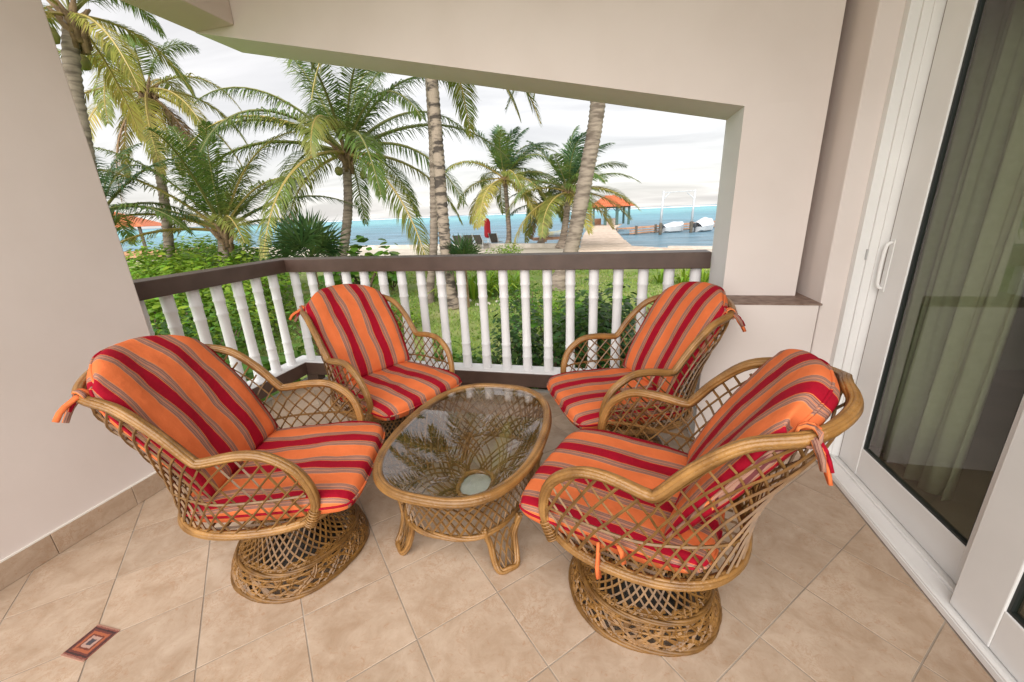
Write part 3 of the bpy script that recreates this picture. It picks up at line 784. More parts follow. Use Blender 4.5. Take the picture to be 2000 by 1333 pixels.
# ================================================================== GROUND, BEACH, SEA
GZ = -.9; SEA = -1.62
MAT['lawn'] = pmat('lawn_ground', (.17, .25, .045), (.34, .34, .14), scale=.9, rough=.95, bump=.5, bscale=30, lo=.42, hi=.72)
MAT['sand'] = pmat('beach_sand', (.50, .44, .36), (.60, .54, .46), scale=.8, rough=.95, bump=.4, bscale=9)
MAT['seawall'] = pmat('seawall_stone', (.50, .45, .39), (.62, .57, .51), scale=2.5, rough=.9, bump=.5, bscale=12)
shore = [(70, 3), (18, 20.6), (5.6, 24.6), (1.2, 26.2), (-9.2, 28.9), (-19.1, 29.9), (-45, 33), (-160, 46)]
mb = MB(); mb.prism([(-160, -40), (70, -40)] + shore, -3.0, GZ)
tag(mb.build('ground', MAT['lawn']), kind='structure')
sp = [(70, 1.5), (18, 17.5), (9, 17.6), (5.5, 18.8), (1.5, 18.2), (-2, 19.5), (-5, 18.6), (-8, 20), (-12, 19.2), (-17, 21), (-24, 20.5), (-34, 23), (-160, 30)]
mb = MB(); mb.add([(p[0], p[1], GZ + .006) for p in sp] + [(p[0], p[1] , GZ + .006) for p in shore[::-1]], [tuple(range(len(sp) + len(shore)))[::-1]])
sand = tag(mb.build('beach', MAT['sand']), kind='structure')
for p in sand.data.polygons:
    if p.normal.z < 0: p.flip()
def sea_material():
    m, t, b = M('sea_water'); N = t.nodes.new; L = t.links.new
    tcn = N('ShaderNodeTexCoord'); ln = N('ShaderNodeVectorMath'); ln.operation = 'LENGTH'; L(tcn.outputs['Object'], ln.inputs[0])
    nz = N('ShaderNodeTexNoise'); nz.inputs['Scale'].default_value = .012; nz.inputs['Detail'].default_value = 4; L(tcn.outputs['Object'], nz.inputs['Vector'])
    lg = N('ShaderNodeMath'); lg.operation = 'LOGARITHM'; L(ln.outputs['Value'], lg.inputs[0]); lg.inputs[1].default_value = 10
    ad = N('ShaderNodeMath'); ad.operation = 'MULTIPLY_ADD'; L(nz.outputs[0], ad.inputs[0]); ad.inputs[1].default_value = .35; L(lg.outputs[0], ad.inputs[2])
    mr = N('ShaderNodeMapRange'); mr.inputs[1].default_value = 1.5; mr.inputs[2].default_value = 3.6; L(ad.outputs[0], mr.inputs[0])
    rp = N('ShaderNodeValToRGB'); cr = rp.color_ramp
    cr.elements[0].position = 0; cr.elements[0].color = (.15, .23, .28, 1); cr.elements[1].position = .28; cr.elements[1].color = (.11, .23, .31, 1)
    for p_, c_ in ((.44, (.10, .30, .38)), (.58, (.16, .45, .50)), (.74, (.13, .40, .47)), (.88, (.10, .28, .37)), (1.0, (.09, .22, .31))):
        q = cr.elements.new(p_); q.color = (*c_, 1)
    L(mr.outputs[0], rp.inputs[0])
    mp2 = N('ShaderNodeMapping'); mp2.inputs['Scale'].default_value = (.10, .32, 1); mp2.inputs['Rotation'].default_value = (0, 0, R(14)); L(tcn.outputs['Object'], mp2.inputs[0])
    w2 = N('ShaderNodeTexNoise'); w2.inputs['Scale'].default_value = 1.0; w2.inputs['Detail'].default_value = 8; w2.inputs['Roughness'].default_value = .7; L(mp2.outputs[0], w2.inputs['Vector'])
    hv = N('ShaderNodeHueSaturation'); mv = N('ShaderNodeMapRange'); mv.inputs[1].default_value = .3; mv.inputs[2].default_value = .7; mv.inputs[3].default_value = .5; mv.inputs[4].default_value = 1.6; L(w2.outputs[0], mv.inputs[0]); L(mv.outputs[0], hv.inputs['Value'])
    L(rp.outputs[0], hv.inputs['Color']); L(hv.outputs[0], b.inputs['Base Color'])
    b.inputs['Roughness'].default_value = .3; b.inputs['Specular IOR Level'].default_value = .05
    mp = N('ShaderNodeMapping'); mp.inputs['Scale'].default_value = (.45, 1.0, 1); mp.inputs['Rotation'].default_value = (0, 0, R(10)); L(tcn.outputs['Object'], mp.inputs[0])
    w1 = N('ShaderNodeTexNoise'); w1.inputs['Scale'].default_value = .55; w1.inputs['Detail'].default_value = 6; w1.inputs['Roughness'].default_value = .62; L(mp.outputs[0], w1.inputs['Vector'])
    bp = N('ShaderNodeBump'); bp.inputs['Strength'].default_value = .8; bp.inputs['Distance'].default_value = .55; L(w1.outputs[0], bp.inputs['Height']); L(bp.outputs[0], b.inputs['Normal'])
    return m
mb = MB(); mb.add([(-9000, -500, SEA), (9000, -500, SEA), (9000, 12000, SEA), (-9000, 12000, SEA)], [(0, 1, 2, 3)])
tag(mb.build('sea', sea_material()), kind='structure')
# line of breakers on the reef
mb = MB(); rr = random.Random(5)
for k in range(90):
    x = rr.uniform(-900, 900); y = 1050 + rr.uniform(-40, 60) - x * .12; ln_ = rr.uniform(12, 60)
    mb.tube([(x - ln_, y + rr.uniform(-4, 4), SEA + .1), (x - ln_ * .3, y, SEA + .5), (x + ln_ * .3, y + rr.uniform(-3, 3), SEA + .5), (x + ln_, y, SEA + .1)], [.2, rr.uniform(.5, 1.3), rr.uniform(.5, 1.3), .2], 6)
tag(mb.build('breakers', pmat('foam', (.85, .87, .87), rough=.8)), 'line of white foam breaking on the far reef', 'waves', None, 'stuff')
# sea wall
mb = MB()
for a, b in (((-45, 33), (-19.1, 29.9)), ((-19.1, 29.9), (-9.2, 28.9)), ((-9.2, 28.9), (-2.4, 27.15))): mb.obox(a, b, .35, -2.5, -.62)
tag(mb.build('seawall', MAT['seawall']), 'low pale sea wall along the edge of the sand', 'wall')
mb = MB()
for a, b in (((3.3, 25.45), (5.6, 24.6)), ((5.6, 24.6), (18, 20.6)), ((18, 20.6), (40, 13.2))): mb.obox(a, b, .5, -2.5, -.78)
tag(mb.build('seawall', MAT['seawall']), 'pale concrete edge at the water beside the boardwalk', 'wall')

# ================================================================== JETTY, PAVILION, BOATS
MAT['plank'] = pmat('deck_plank', (.50, .39, .30), (.66, .54, .44), scale=3, rough=.8, bump=.2, bscale=20, island=.13)
MAT['plank2'] = pmat('pier_wood', (.36, .18, .10), (.50, .28, .17), scale=2, rough=.8, island=.2)
MAT['rooftile'] = pmat('roof_tile', (.52, .135, .055), (.62, .19, .08), scale=4, rough=.7, island=.16)
MAT['teal'] = pmat('green_post', (.030, .075, .065), (.06, .115, .10), scale=4, rough=.6)
MAT['pile'] = pmat('pile_wood', (.075, .065, .05), (.13, .11, .085), scale=3, rough=.9)
MAT['hull'] = pmat('boat_hull', (.58, .60, .61), (.48, .50, .52), scale=2, rough=.5)
MAT['motor'] = pmat('motor', (.06, .065, .07), rough=.4)
mb = MB()
def deck_x(y):       # left and right edge of the boardwalk as it runs out to the pavilion
    t = (y - 24.5) / 37.0
    xl = -1.75 - .9 * t - .4 * math.sin(t * 3); xr = 4.6 - 6.0 * min(1, max(0, (y - 24.5) / 6.5)) ** .6 + max(0, t - .18) * 3.2
    return xl, max(xr, xl + 3.2)
y = 24.3
rr = random.Random(4)
while y < 66:
    wd = .27 if y < 40 else .5
    xl, xr = deck_x(max(y, 24.5)); mb.box(xl + rr.uniform(-.05, .05), xr + rr.uniform(-.05, .05), y, y + wd - .022, -.93, -.845 + rr.uniform(-.006, .006)); y += wd
for y in (30, 36, 42, 48, 54, 60):
    xl, xr = deck_x(y)
    for x in (xl + .25, xr - .25): mb.tube([(x, y, -2.4), (x, y, -.92)], .14, 8)
tag(mb.build('boardwalk', MAT['plank']), kind='structure')
# side pier to the right with stacked timbers
pier = empty('side_pier', (8, 58, 0), 0, 'brown timber pier branching right from the boardwalk', 'pier')
A_ = Vector((1.4, 51.2)); B_ = Vector((24, 74))
mb = MB(); d_ = (B_ - A_).normalized(); ln_ = (B_ - A_).length
for k in range(int(ln_ / .5)):
    a = A_ + d_ * (k * .5 + .02); mb.obox(a, a + d_ * .46, 2.2, -.95, -.84 + rr.uniform(-.01, .01))
part('pier_deck', mb, MAT['plank2'], pier)
for k in range(9):
    c_ = A_ + d_ * (1 + k * 3.4); n_ = Vector((d_.y, -d_.x)) * 1.1
    mb = MB(); mb.tube([(c_.x + n_.x, c_.y + n_.y, -2.4), (c_.x + n_.x, c_.y + n_.y, -.6)], .15, 8); part('pile', mb, MAT['pile'], pier)
for z in (-1.15, -1.42):
    mb = MB(); n_ = Vector((d_.y, -d_.x)) * 1.04; mb.obox(A_ + n_, A_ + d_ * 22 + n_, .1, z - .07, z + .07); part('side_board', mb, MAT['plank2'], pier)
# pavilion with tiled hip roof
pv = empty('pavilion', (-.35, 64.5, -.84), R(8), 'open pavilion with orange tiled hip roof at the end of the boardwalk', 'pavilion')
PW, PD, PH = 2.65, 2.4, 2.45
for sx_ in (-1, -.33, .33, 1):
    for sy_ in (-1, 1):
        if abs(sx_) < .5 and sy_ > 0: continue
        mb = MB(); r_ = .15 if abs(sx_) > .5 else .19; x = sx_ * PW * .94; y = sy_ * PD * .92
        mb.box(x - r_, x + r_, y - r_, y + r_, 0, PH); bevel(mb.build('post', MAT['teal'], pv), .02)
mb = MB(); mb.box(-PW, PW, -PD, -PD + .16, PH - .12, PH + .12); mb.box(-PW, PW, PD - .16, PD, PH - .12, PH + .12); mb.box(-PW, -PW + .16, -PD + .16, PD - .16, PH - .12, PH + .12); mb.box(PW - .16, PW, -PD + .16, PD - .16, PH - .12, PH + .12)
mb.build('ring_beam', MAT['teal'], pv)
for sx_ in (-.33, .33):
    for q in (-1, 1):
        mb = MB(); x = sx_ * PW * .94; mb.tube([(x + q * .15, -PD + .08, PH - .6), (x + q * .55, -PD + .08, PH - .14)], .05, 6); mb.build('brace', MAT['teal'], pv)
rf = MB(); EV = .55; RH = 1.65; rx, ry = PW + EV, PD + EV; rl = .55
rf.add([(-rx, -ry, PH + .1), (rx, -ry, PH + .1), (rx, ry, PH + .1), (-rx, ry, PH + .1), (-rl, 0, PH + RH), (rl, 0, PH + RH)], [(0, 1, 5, 4), (1, 2, 5), (2, 3, 4, 5), (3, 0, 4), (3, 2, 1, 0)])
roof = rf.build('roof', MAT['rooftile'], pv)
tl = MB()
for r_ in range(11):         # courses of round tiles on the two slopes that face us
    t0 = r_ / 11
    hx = rx + (rl - rx) * t0; y = -ry + ry * t0; z = PH + .12 + (RH - .1) * t0
    n_ = max(2, int(hx * 2 / .26))
    for k in range(n_):
        x = -hx + 2 * hx * (k + .5) / n_
        tl.tube([(x, y, z + .02), (x, y + ry / 11 * 1.05, z + .02 + (RH - .1) / 11 * 1.02)], .085, 5)
    hy = ry * (1 - t0); xx = rx + (rl - rx) * t0
    n_ = max(1, int(hy * 2 / .26))
    for k in range(n_):
        y2 = -hy + 2 * hy * (k + .5) / n_
        tl.tube([(xx, y2, z + .02), (xx - (rx - rl) / 11 * 1.05, y2, z + .02 + (RH - .1) / 11 * 1.02)], .085, 5)
tag(tl.build('roof_tiles', MAT['rooftile'], roof), kind='stuff')
mb = MB(); mb.box(-PW * .9, -PW * .35, PD - .6, PD - .3, 0, .9); mb.box(-PW * .94 - .05, -PW * .94 + .05, -PD * .8, PD * .8, .1, .95); mb.build('bench_wall', MAT['plank2'], pv)
mb = MB(); mb.box(-.75, .95, -.35, .25, 0, .82); mb.box(-.9, 1.1, -.5, .4, .82, .9); mb.build('counter', pmat('counter', (.6, .52, .47), rough=.7), pv)
# boat lift
def lift(px_, py_top, py_wat, d0): return atd(px_, py_wat, d0), atd(px_, py_top, d0).z
bl = empty('boat_lift', (6.6, 47.6, 0), 0, 'tall white boat lift frame standing over the moored boats', 'boat lift')
Lp = atz(1289, 459, SEA); Rp = atz(1349, 455, SEA)
zt = atd(1290, 377, math.hypot(Lp.x, Lp.y)).z
for P_ in (Lp, Rp):
    mb = MB(); mb.tube([(P_.x, P_.y, -2.4), (P_.x + .02, P_.y, -.35)], .17, 8); part('pile', mb, MAT['pile'], bl, 0, True)
    mb = MB(); mb.tube([(P_.x, P_.y, -.35), (P_.x + .1, P_.y + .1, zt + .2)], [.14, .11], 8); part('post', mb, MAT['hull'], bl, 0, True)
    mb = MB(); s_ = 1 if P_ is Lp else -1; mb.tube([(P_.x + .05, P_.y, zt - .75), (P_.x + s_ * .75, P_.y, zt - .05)], .05, 6); part('brace', mb, MAT['hull'], bl)
mb = MB(); mb.tube([(Lp.x, Lp.y, zt), (Rp.x, Rp.y, zt + .12)], .045, 6); part('crossbeam', mb, MAT['hull'], bl)
def boat(px_, py_, ln_, bw, rz, label, cover):
    P_ = atz(px_, py_, SEA); b_ = empty('motor_boat', (P_.x, P_.y, SEA), rz, label, 'boat', 'boats moored by the pier')
    mb = MB(); secs = [(-1, .86, .62, .1), (-.6, .98, .66, 0), (0, 1, .7, 0), (.5, .82, .78, 0), (.85, .4, .9, .1), (1, .03, .98, .3)]; rings = []
    for t, wf, top_, keel in secs:
        y_ = t * ln_ / 2; w_ = wf * bw / 2; rings.append([(-w_, y_, top_), (-w_ * .85, y_, .15 + keel), (0, y_, -.15 + keel), (w_ * .85, y_, .15 + keel), (w_, y_, top_)])
    vs_ = [p for r_ in rings for p in r_]; fs = [(i * 5 + k, i * 5 + k + 1, i * 5 + 6 + k, i * 5 + 5 + k) for i in range(5) for k in range(4)] + [(0, 1, 2, 3, 4)]
    mb.add(vs_, fs); mb.build('hull', MAT['hull'], b_)
    mb = MB(); vs_ = []
    for t, wf, top_, keel in secs[:5]:
        w_ = wf * bw / 2 * 1.03; y_ = t * ln_ / 2
        for k in range(7): u = k / 6 * 2 - 1; vs_.append((u * w_, y_, top_ + cover * (1 - u * u) * (1 - .5 * abs(t)) + .01))
    mb.add(vs_, [(i * 7 + k, i * 7 + 7 + k, i * 7 + 8 + k, i * 7 + k + 1) for i in range(4) for k in range(6)]); mb.build('cover', pmat('boat_cover', (.72, .74, .77), (.55, .57, .6), scale=3, rough=.8), b_, None, True)
    mb = MB(); mb.box(-.16, .16, -ln_ / 2 - .45, -ln_ / 2 - .02, .55, 1.0); mb.box(-.07, .07, -ln_ / 2 - .3, -ln_ / 2 - .12, -.4, .55); bevel(mb.build('outboard_motor', MAT['motor'], b_), .06)
    return b_
boat(1314, 454, 2.9, 1.4, R(-62), 'small covered white motor boat between the lift posts', .55)
boat(1374, 452, 3.6, 1.8, R(-40), 'large white motor boat with outboard beside the column', .95)
# floats and a small dinghy left of the boardwalk
P_ = atd(1078, 462, 34.0); rb = empty('beach_float', (P_.x, P_.y, GZ + .2), R(20), 'bright inflatable beach float lying on a wooden rack behind the palms', 'float')
mb = MB()
for k in range(3): mb.tube([(-1.1, (k - 1) * .34, .34), (-.5, (k - 1) * .36, .36), (.6, (k - 1) * .36, .40), (1.2, (k - 1) * .30, .62)], [.1, .18, .18, .1], 8)
mb.build('tubes', pmat('float_vinyl', (.70, .62, .30), (.55, .66, .72), scale=1.2, rough=.4), rb, None, True)
mb = MB(); mb.box(-1.6, 1.4, -.6, .6, -.06, .12); mb.build('rack', MAT['plank2'], rb)
# red parasol and beach chairs
P_ = atd(954, 486, 30.0); up_ = empty('beach_parasol', (P_.x, P_.y, GZ), 0, 'closed red parasol standing among the beach chairs', 'parasol')
zt = atd(953, 426, 30.0).z; zb = atd(955, 465, 30.0).z
mb = MB(); mb.tube([(0, 0, 0), (0, 0, zb - GZ + .2)], .03, 6); mb.build('pole', MAT['white'], up_)
mb = MB(); hh = zt - zb; prof = [(.02, 0), (.17, .04), (.21, .2), (.19, .5 * hh), (.2, .8 * hh), (.12, .95 * hh), (.01, hh)]
vs_ = []
for r_, z in prof:
    for k in range(16):
        a = 2 * math.pi * k / 16; q = r_ * (1 + .22 * math.cos(4 * a)); vs_.append((q * math.cos(a), q * math.sin(a), zb - GZ + z))
mb.add(vs_, [(i * 16 + k, i * 16 + (k + 1) % 16, i * 16 + 16 + (k + 1) % 16, i * 16 + 16 + k) for i in range(6) for k in range(16)]); mb.build('canopy', pmat('red_canvas', (.50, .022, .035), (.38, .015, .025), scale=6, rough=.8), up_, None, True)
MAT['sling'] = pmat('sling_fabric', (.055, .05, .045), (.10, .09, .08), scale=20, rough=.8)
bc_names = ['dark beach lounge chair just left of the red parasol', 'dark beach lounge chair to the right of the red parasol', 'leftmost dark beach lounge chair behind the fan palm', 'second dark beach lounge chair from the left behind the fan palm']
for k, (px_, py_, d0) in enumerate(((938, 478, 29.0), (967, 475, 30.0), (897, 479, 29.5), (917, 478, 29.5))):
    P_ = atd(px_, py_, d0); c_ = empty('beach_chair', (P_.x, P_.y, GZ), R(-8 + 6 * k), bc_names[k], 'beach chair', 'beach chairs facing the sea')
    mb = MB(); mb.add([(-.28, -.55, 1.0), (.28, -.55, 1.0), (.28, 0, .36), (-.28, 0, .36), (-.28, -.53, .96), (.28, -.53, .96), (.28, .03, .33), (-.28, .03, .33)], [(0, 1, 2, 3), (7, 6, 5, 4), (0, 4, 5, 1), (1, 5, 6, 2), (2, 6, 7, 3), (3, 7, 4, 0)]); mb.build('backrest', MAT['sling'], c_)
    mb = MB(); mb.box(-.28, .28, .03, 1.0, .31, .35); mb.build('seat', MAT['sling'], c_)
    for x in (-.3, .3):
        mb = MB(); mb.tube([(x, -.58, 1.05), (x, .02, .34), (x, 1.02, .33)], .02, 6); mb.tube([(x, -.25, .0), (x, -.2, .58), (x, .35, .58)], .02, 6); mb.tube([(x, .85, 0), (x, .8, .33)], .02, 6); mb.build('side_frame', MAT['hull'], c_)
# beach hut far left
P_ = atd(243, 470, 46.0); hut = empty('beach_hut', (P_.x, P_.y, -.9), R(30), 'far beach hut with red roof and timber deck at left', 'hut')
mb = MB(); mb.add([(-2.6, -2.2, 2.5), (2.6, -2.2, 2.5), (2.6, 2.2, 2.5), (-2.6, 2.2, 2.5), (0, 0, 3.7)], [(0, 1, 4), (1, 2, 4), (2, 3, 4), (3, 0, 4), (3, 2, 1, 0)]); mb.build('roof', MAT['rooftile'], hut)
for x in (-2.1, 2.1):
    for y in (-1.8, 1.8): mb = MB(); mb.tube([(x, y, 0), (x, y, 2.5)], .12, 8); mb.build('post', MAT['pile'], hut)
mb = MB(); mb.box(-5, 5, -3.4, 3.2, .25, .5); mb.box(-5, 5, -3.45, -3.35, .5, .72); mb.build('deck', MAT['plank2'], hut)

# ================================================================== PALMS
def leafmat(name, c1, c2, tr=.35, isl=.22, rough=.45): return pmat(name, c1, c2, scale=1.3, rough=rough, island=isl, transl=tr, spec=.4, lo=.38, hi=.62)
FR = {'g': leafmat('frond_green', (.085, .155, .03), (.155, .23, .05)), 'b': leafmat('frond_blue_green', (.055, .13, .055), (.11, .20, .08)),
      'y': leafmat('frond_yellow', (.30, .30, .055), (.44, .39, .09)), 'l': leafmat('frond_light', (.16, .22, .04), (.27, .28, .065)), 'd': leafmat('frond_dry', (.26, .17, .09), (.34, .23, .13), tr=.15)}
RACH = {'g': pmat('rachis_green', (.20, .20, .06), rough=.5), 'y': pmat('rachis_yellow', (.42, .32, .10), rough=.5), 'd': pmat('rachis_dry', (.30, .19, .10), rough=.7)}
MAT['trunk'] = pmat('palm_bark', (.15, .115, .09), (.34, .275, .22), scale=3.4, rough=.9, bump=.7, bscale=14, lo=.36, hi=.58, stretch=(.8, .8, 4.0))
MAT['trunk2'] = pmat('palm_bark_dark', (.07, .055, .045), (.34, .27, .21), scale=3.2, rough=.9, bump=.8, bscale=14, lo=.42, hi=.54, stretch=(1, 1, 3.4))
MAT['boot'] = pmat('leaf_base_fibre', (.16, .10, .055), (.30, .20, .11), scale=9, rough=.9, bump=.5, bscale=30)
MAT['coco'] = pmat('coconut_husk', (.19, .22, .05), (.28, .24, .07), scale=9, rough=.6)
def frond_mesh(az, el, Ln, grav, wind, col, seed, ll=.75, n=38, lw=.034, basis=None, hang=.5):
    rnd = random.Random(seed); U = Vector((0, 0, 1)); rt, fw_ = basis
    d = (rt * math.cos(az) + fw_ * math.sin(az)) * math.cos(el) + U * math.sin(el); p = Vector((0, 0, 0)); pts = [p.copy()]; st = 16; tw = rnd.uniform(-.5, .5)
    for k in range(st):
        t = (k + 1) / st; d = (d + Vector((0, 0, -1)) * grav * (.25 + 1.3 * t) / st + wind * (.2 + t) / st).normalized(); p = p + d * (Ln / st); pts.append(p.copy())
    mb = MB(); mb.cur = 1
    mb.tube(pts, [.045 * (Ln / 4) * (1 - .9 * (k / st)) + .004 for k in range(st + 1)], 4, cap=False); mb.cur = 0
    n = int(n * 1.55)
    for k in range(n):
        t = .16 + .84 * (k + rnd.uniform(-.3, .3)) / n; t = min(max(t, .15), .995)
        i = t * st; i0 = min(int(i), st - 1); q = pts[i0].lerp(pts[i0 + 1], i - i0); tg = (pts[i0 + 1] - pts[i0]).normalized()
        sd = tg.cross(U)
        if sd.length < .15: sd = tg.cross(rt)
        sd.normalize(); up = sd.cross(tg).normalized(); sd = sd * math.cos(tw * t) + up * math.sin(tw * t)
        lq = ll * (math.sin(math.pi * (.16 + .80 * t)) ** .75) * rnd.uniform(.82, 1.08)
        for s_ in (1, -1):
            fwd = .45 + .75 * t
            dr = (sd * s_ + tg * fwd + up * .22 + wind * .5 + Vector((rnd.uniform(-.13, .13), rnd.uniform(-.13, .13), rnd.uniform(-.13, .13)))).normalized()
            a = q; g = hang * rnd.uniform(.6, 1.25)
            d1 = (dr + Vector((0, 0, -.35 * g))).normalized(); b_ = a + d1 * lq * .5; d2 = (dr + Vector((0, 0, -1.5 * g)) + wind * .4).normalized(); c = b_ + d2 * lq * .5
            wv = d1.cross(up); wv = wv.normalized() if wv.length > .05 else tg; w_ = lw * .72
            mb.add([a - wv * w_ * .6, a + wv * w_ * .6, b_ + wv * w_, b_ - wv * w_, c], [(0, 1, 2, 3), (3, 2, 4)])
    return mb.mesh('frond', [FR[col], RACH['d' if col == 'd' else ('y' if col in 'yl' else 'g')]])
GOLD = 2.39996
def palm(label, d0, trunk_px, r0, r1, nf, Ln, cols, seed, wind=0.0, elr=(78, -28), grav=1.5, hang=.5, n=38, ll=.75, lw=.034, extra=(), skip=None, bark='trunk', coco=0, ground=True, group=None, ringw=.12):
    rnd = random.Random(seed)
    P = [atd(px_, py_, d0 if not isinstance(d0, (list, tuple)) else d0[k]) for k, (px_, py_) in enumerate(trunk_px)]
    base = P[0].copy(); base.z = GZ
    if P[0].z < GZ: P[0].z = GZ
    P = [base] + [p for p in P if p.z > GZ + .15]
    root = empty('palm_tree', base, 0, label, 'palm tree', group)
    path = catmull([p - base for p in P], 8)
    # even rings
    ln_ = [0]
    for k in range(len(path) - 1): ln_.append(ln_[-1] + (path[k + 1] - path[k]).length)
    tot = ln_[-1]; m_ = max(6, int(tot / (ringw / 2))); pts = []; rs = []; k = 0
    for q in range(m_ + 1):
        s_ = tot * q / m_
        while k < len(ln_) - 2 and ln_[k + 1] < s_: k += 1
        pts.append(path[k].lerp(path[k + 1], (s_ - ln_[k]) / max(1e-6, ln_[k + 1] - ln_[k])))
        t = q / m_; rr_ = r1 + (r0 - r1) * (1 - t) ** 1.2 + r0 * .7 * max(0, 1 - s_ / .8) ** 2
        rs.append(rr_ * (1 + (.075 if q % 2 else -.04) + rnd.uniform(-.03, .03)))
    mb = MB(); mb.tube(pts, rs, 12); mb.build('trunk', MAT[bark], root, None, True)
    crown = path[-1]; dv = Vector((base.x, base.y, 0)).normalized(); rt = Vector((dv.y, -dv.x, 0)); basis = (rt, dv); W = rt * wind
    mb = MB()
    for k in range(14):
        a = k * GOLD; q = crown + Vector((math.cos(a) * r1 * .9, math.sin(a) * r1 * .9, -.35 + .03 * k)); mb.tube([q + Vector((0, 0, -.25)), q, q + Vector((math.cos(a) * .3, math.sin(a) * .3, .32)) * (Ln / 4)], [r1 * .5, r1 * .55, r1 * .18], 5)
    mb.build('leaf_bases', MAT['boot'], root, None, True)
    for k in range(nf):
        t = (k + .5) / nf; el = elr[0] + (elr[1] - elr[0]) * t ** .9 + rnd.uniform(-7, 7); az = k * GOLD + rnd.uniform(-.25, .25)
        col = cols[min(len(cols) - 1, int(t * len(cols)))]
        me = frond_mesh(az, R(el), Ln * rnd.uniform(.88, 1.08) * (.72 + .28 * min(1, t * 3)), grav * rnd.uniform(.8, 1.2), W, col, seed * 100 + k, ll, n, lw, basis, hang)
        link('frond', me, root, crown)
    for k, (azd, eld, lf, gv, col) in enumerate(extra):
        link('frond', frond_mesh(R(azd), R(eld), Ln * lf, gv, W, col, seed * 100 + 60 + k, ll, n, lw, basis, hang), root, crown)
    for k in range(coco):
        a = k * 2.1 + seed; mb = MB(); mb.lathe([(.01, -.13), (.08, -.1), (.115, 0), (.09, .09), (.01, .14)], 10); mb.build('coconut', MAT['coco'], root, crown + Vector((math.cos(a) * .42, math.sin(a) * .42, -.45 - .09 * (k % 3))), True)
    return root
palm('tall palm with yellowing fronds cut off by the left wall', 11.5, [(205, 520), (160, 262), (146, 180), (139, 110), (140, 30)], .16, .115, 13, 2.4, 'ggly', 11, .08, (75, -18), 1.9, .75, n=52, lw=.016, ll=.5, coco=6)
palm('palm with drooping yellow fronds behind the young palm', 17.0, [(338, 560), (322, 400), (303, 290), (287, 178)], .15, .11, 19, 3.3, 'gllyyd', 12, .14, (72, -50), 2.1, .8, n=46, lw=.021, ll=.65, coco=5)
palm('dark low palm half hidden by the left wall', 15.0, [(205, 540), (198, 490), (195, 420)], .2, .16, 12, 3.1, 'bbg', 13, .05, (80, 10), 1.4, .55, n=48, lw=.021, ll=.62)
palm('young palm with short trunk and upright fronds behind the side railing', 14.5, [(437, 600), (437, 520), (436, 452)], .15, .13, 16, 3.8, 'gglglbl', 14, .05, (86, 24), 1.35, .55, n=52, lw=.020, ll=.74, extra=((178, 12, 1.0, 1.5, 'y'), (190, 30, .95, 1.7, 'l'), (0, 22, .8, 1.4, 'g')))
palm('large dark green coconut palm in the middle of the view', 14.5, [(655, 570), (672, 480), (680, 400), (676, 300)], .165, .125, 24, 5.2, 'gggggl', 15, .02, (78, -8), 1.75, .8, n=60, lw=.022, coco=8, ll=.9, extra=((180, 38, .95, 2.1, 'l'), (250, 42, .7, 2.6, 'l')))
palm('palm with straight slim grey trunk rising left of the banded trunk', 11.5, [(838, 612), (847, 480), (846, 300), (838, 150), (832, 20), (830, -140)], .115, .092, 14, 3.4, 'ggl', 16, .05, (75, -30), 1.6, .6, n=40, lw=.026)
palm('palm with thick dark banded trunk right of the slim trunk', 10.5, [(884, 610), (870, 480), (863, 400), (857, 310), (848, 200), (841, 110), (838, -20)], .150, .122, 14, 3.5, 'ggl', 17, .08, (75, -25), 1.6, .6, n=44, lw=.026, bark='trunk2', extra=((-10, -20, .95, 1.9, 'g'), (8, -35, .9, 1.2, 'l')))
palm('windblown palm with yellow lower fronds standing on the beach', 30.0, [(993, 492), (994, 455), (991, 410), (986, 350)], .19, .14, 26, 4.9, 'bbgglllyy', 18, .55, (88, -20), 1.5, .5, n=40, ll=1.15, lw=.042)
palm('small palm behind the leaning trunk, left of its neighbour', 30.0, [(1056, 484), (1061, 445), (1064, 402)], .2, .15, 16, 3.2, 'gbgld', 19, .30, (75, -30), 1.6, .5, n=28, ll=.7, lw=.045)
palm('bushy windblown palm just left of the pavilion roof', 27.0, [(1096, 496), (1104, 440), (1111, 375)], .24, .17, 26, 4.8, 'bbggglly', 20, .55, (86, -18), 1.5, .5, n=40, ll=1.1, lw=.042)
palm('thick leaning palm trunk crossing in front of the boardwalk', 12.5, [(1085, 640), (1112, 500), (1130, 420), (1147, 330), (1160, 260), (1168, 200), (1176, 110), (1185, -10)], .225, .19, 14, 3.5, 'ggl', 21, .08, (75, -25), 1.5, .6, n=40, lw=.026, extra=((185, -25, 1.05, 1.0, 'b'),))

# ================================================================== SHRUBS
SH = {'bright': leafmat('leaf_bright', (.15, .30, .022), (.26, .42, .04), tr=.3, isl=.3), 'mid': leafmat('leaf_mid', (.075, .18, .022), (.14, .26, .035), tr=.3, isl=.3),
      'dark': leafmat('leaf_dark', (.035, .105, .018), (.085, .19, .03), tr=.25, isl=.4, rough=.35), 'grape': leafmat('leaf_seagrape', (.085, .22, .025), (.19, .34, .04), tr=.35, isl=.35, rough=.35), 'fan': leafmat('leaf_fan', (.030, .075, .022), (.07, .12, .03), tr=.2)}
MAT['stem'] = pmat('stem_bark', (.12, .08, .05), (.2, .14, .09), scale=8, rough=.9)
def leaf_poly(kind):
    if kind == 'round': return [(0, 0), (.42, .18), (.52, .55), (.3, .92), (-.3, .92), (-.52, .55), (-.42, .18)]
    if kind == 'oval': return [(0, 0), (.24, .35), (.2, .75), (0, 1), (-.2, .75), (-.24, .35)]
    return [(0, 0), (.13, .4), (0, 1), (-.13, .4)]
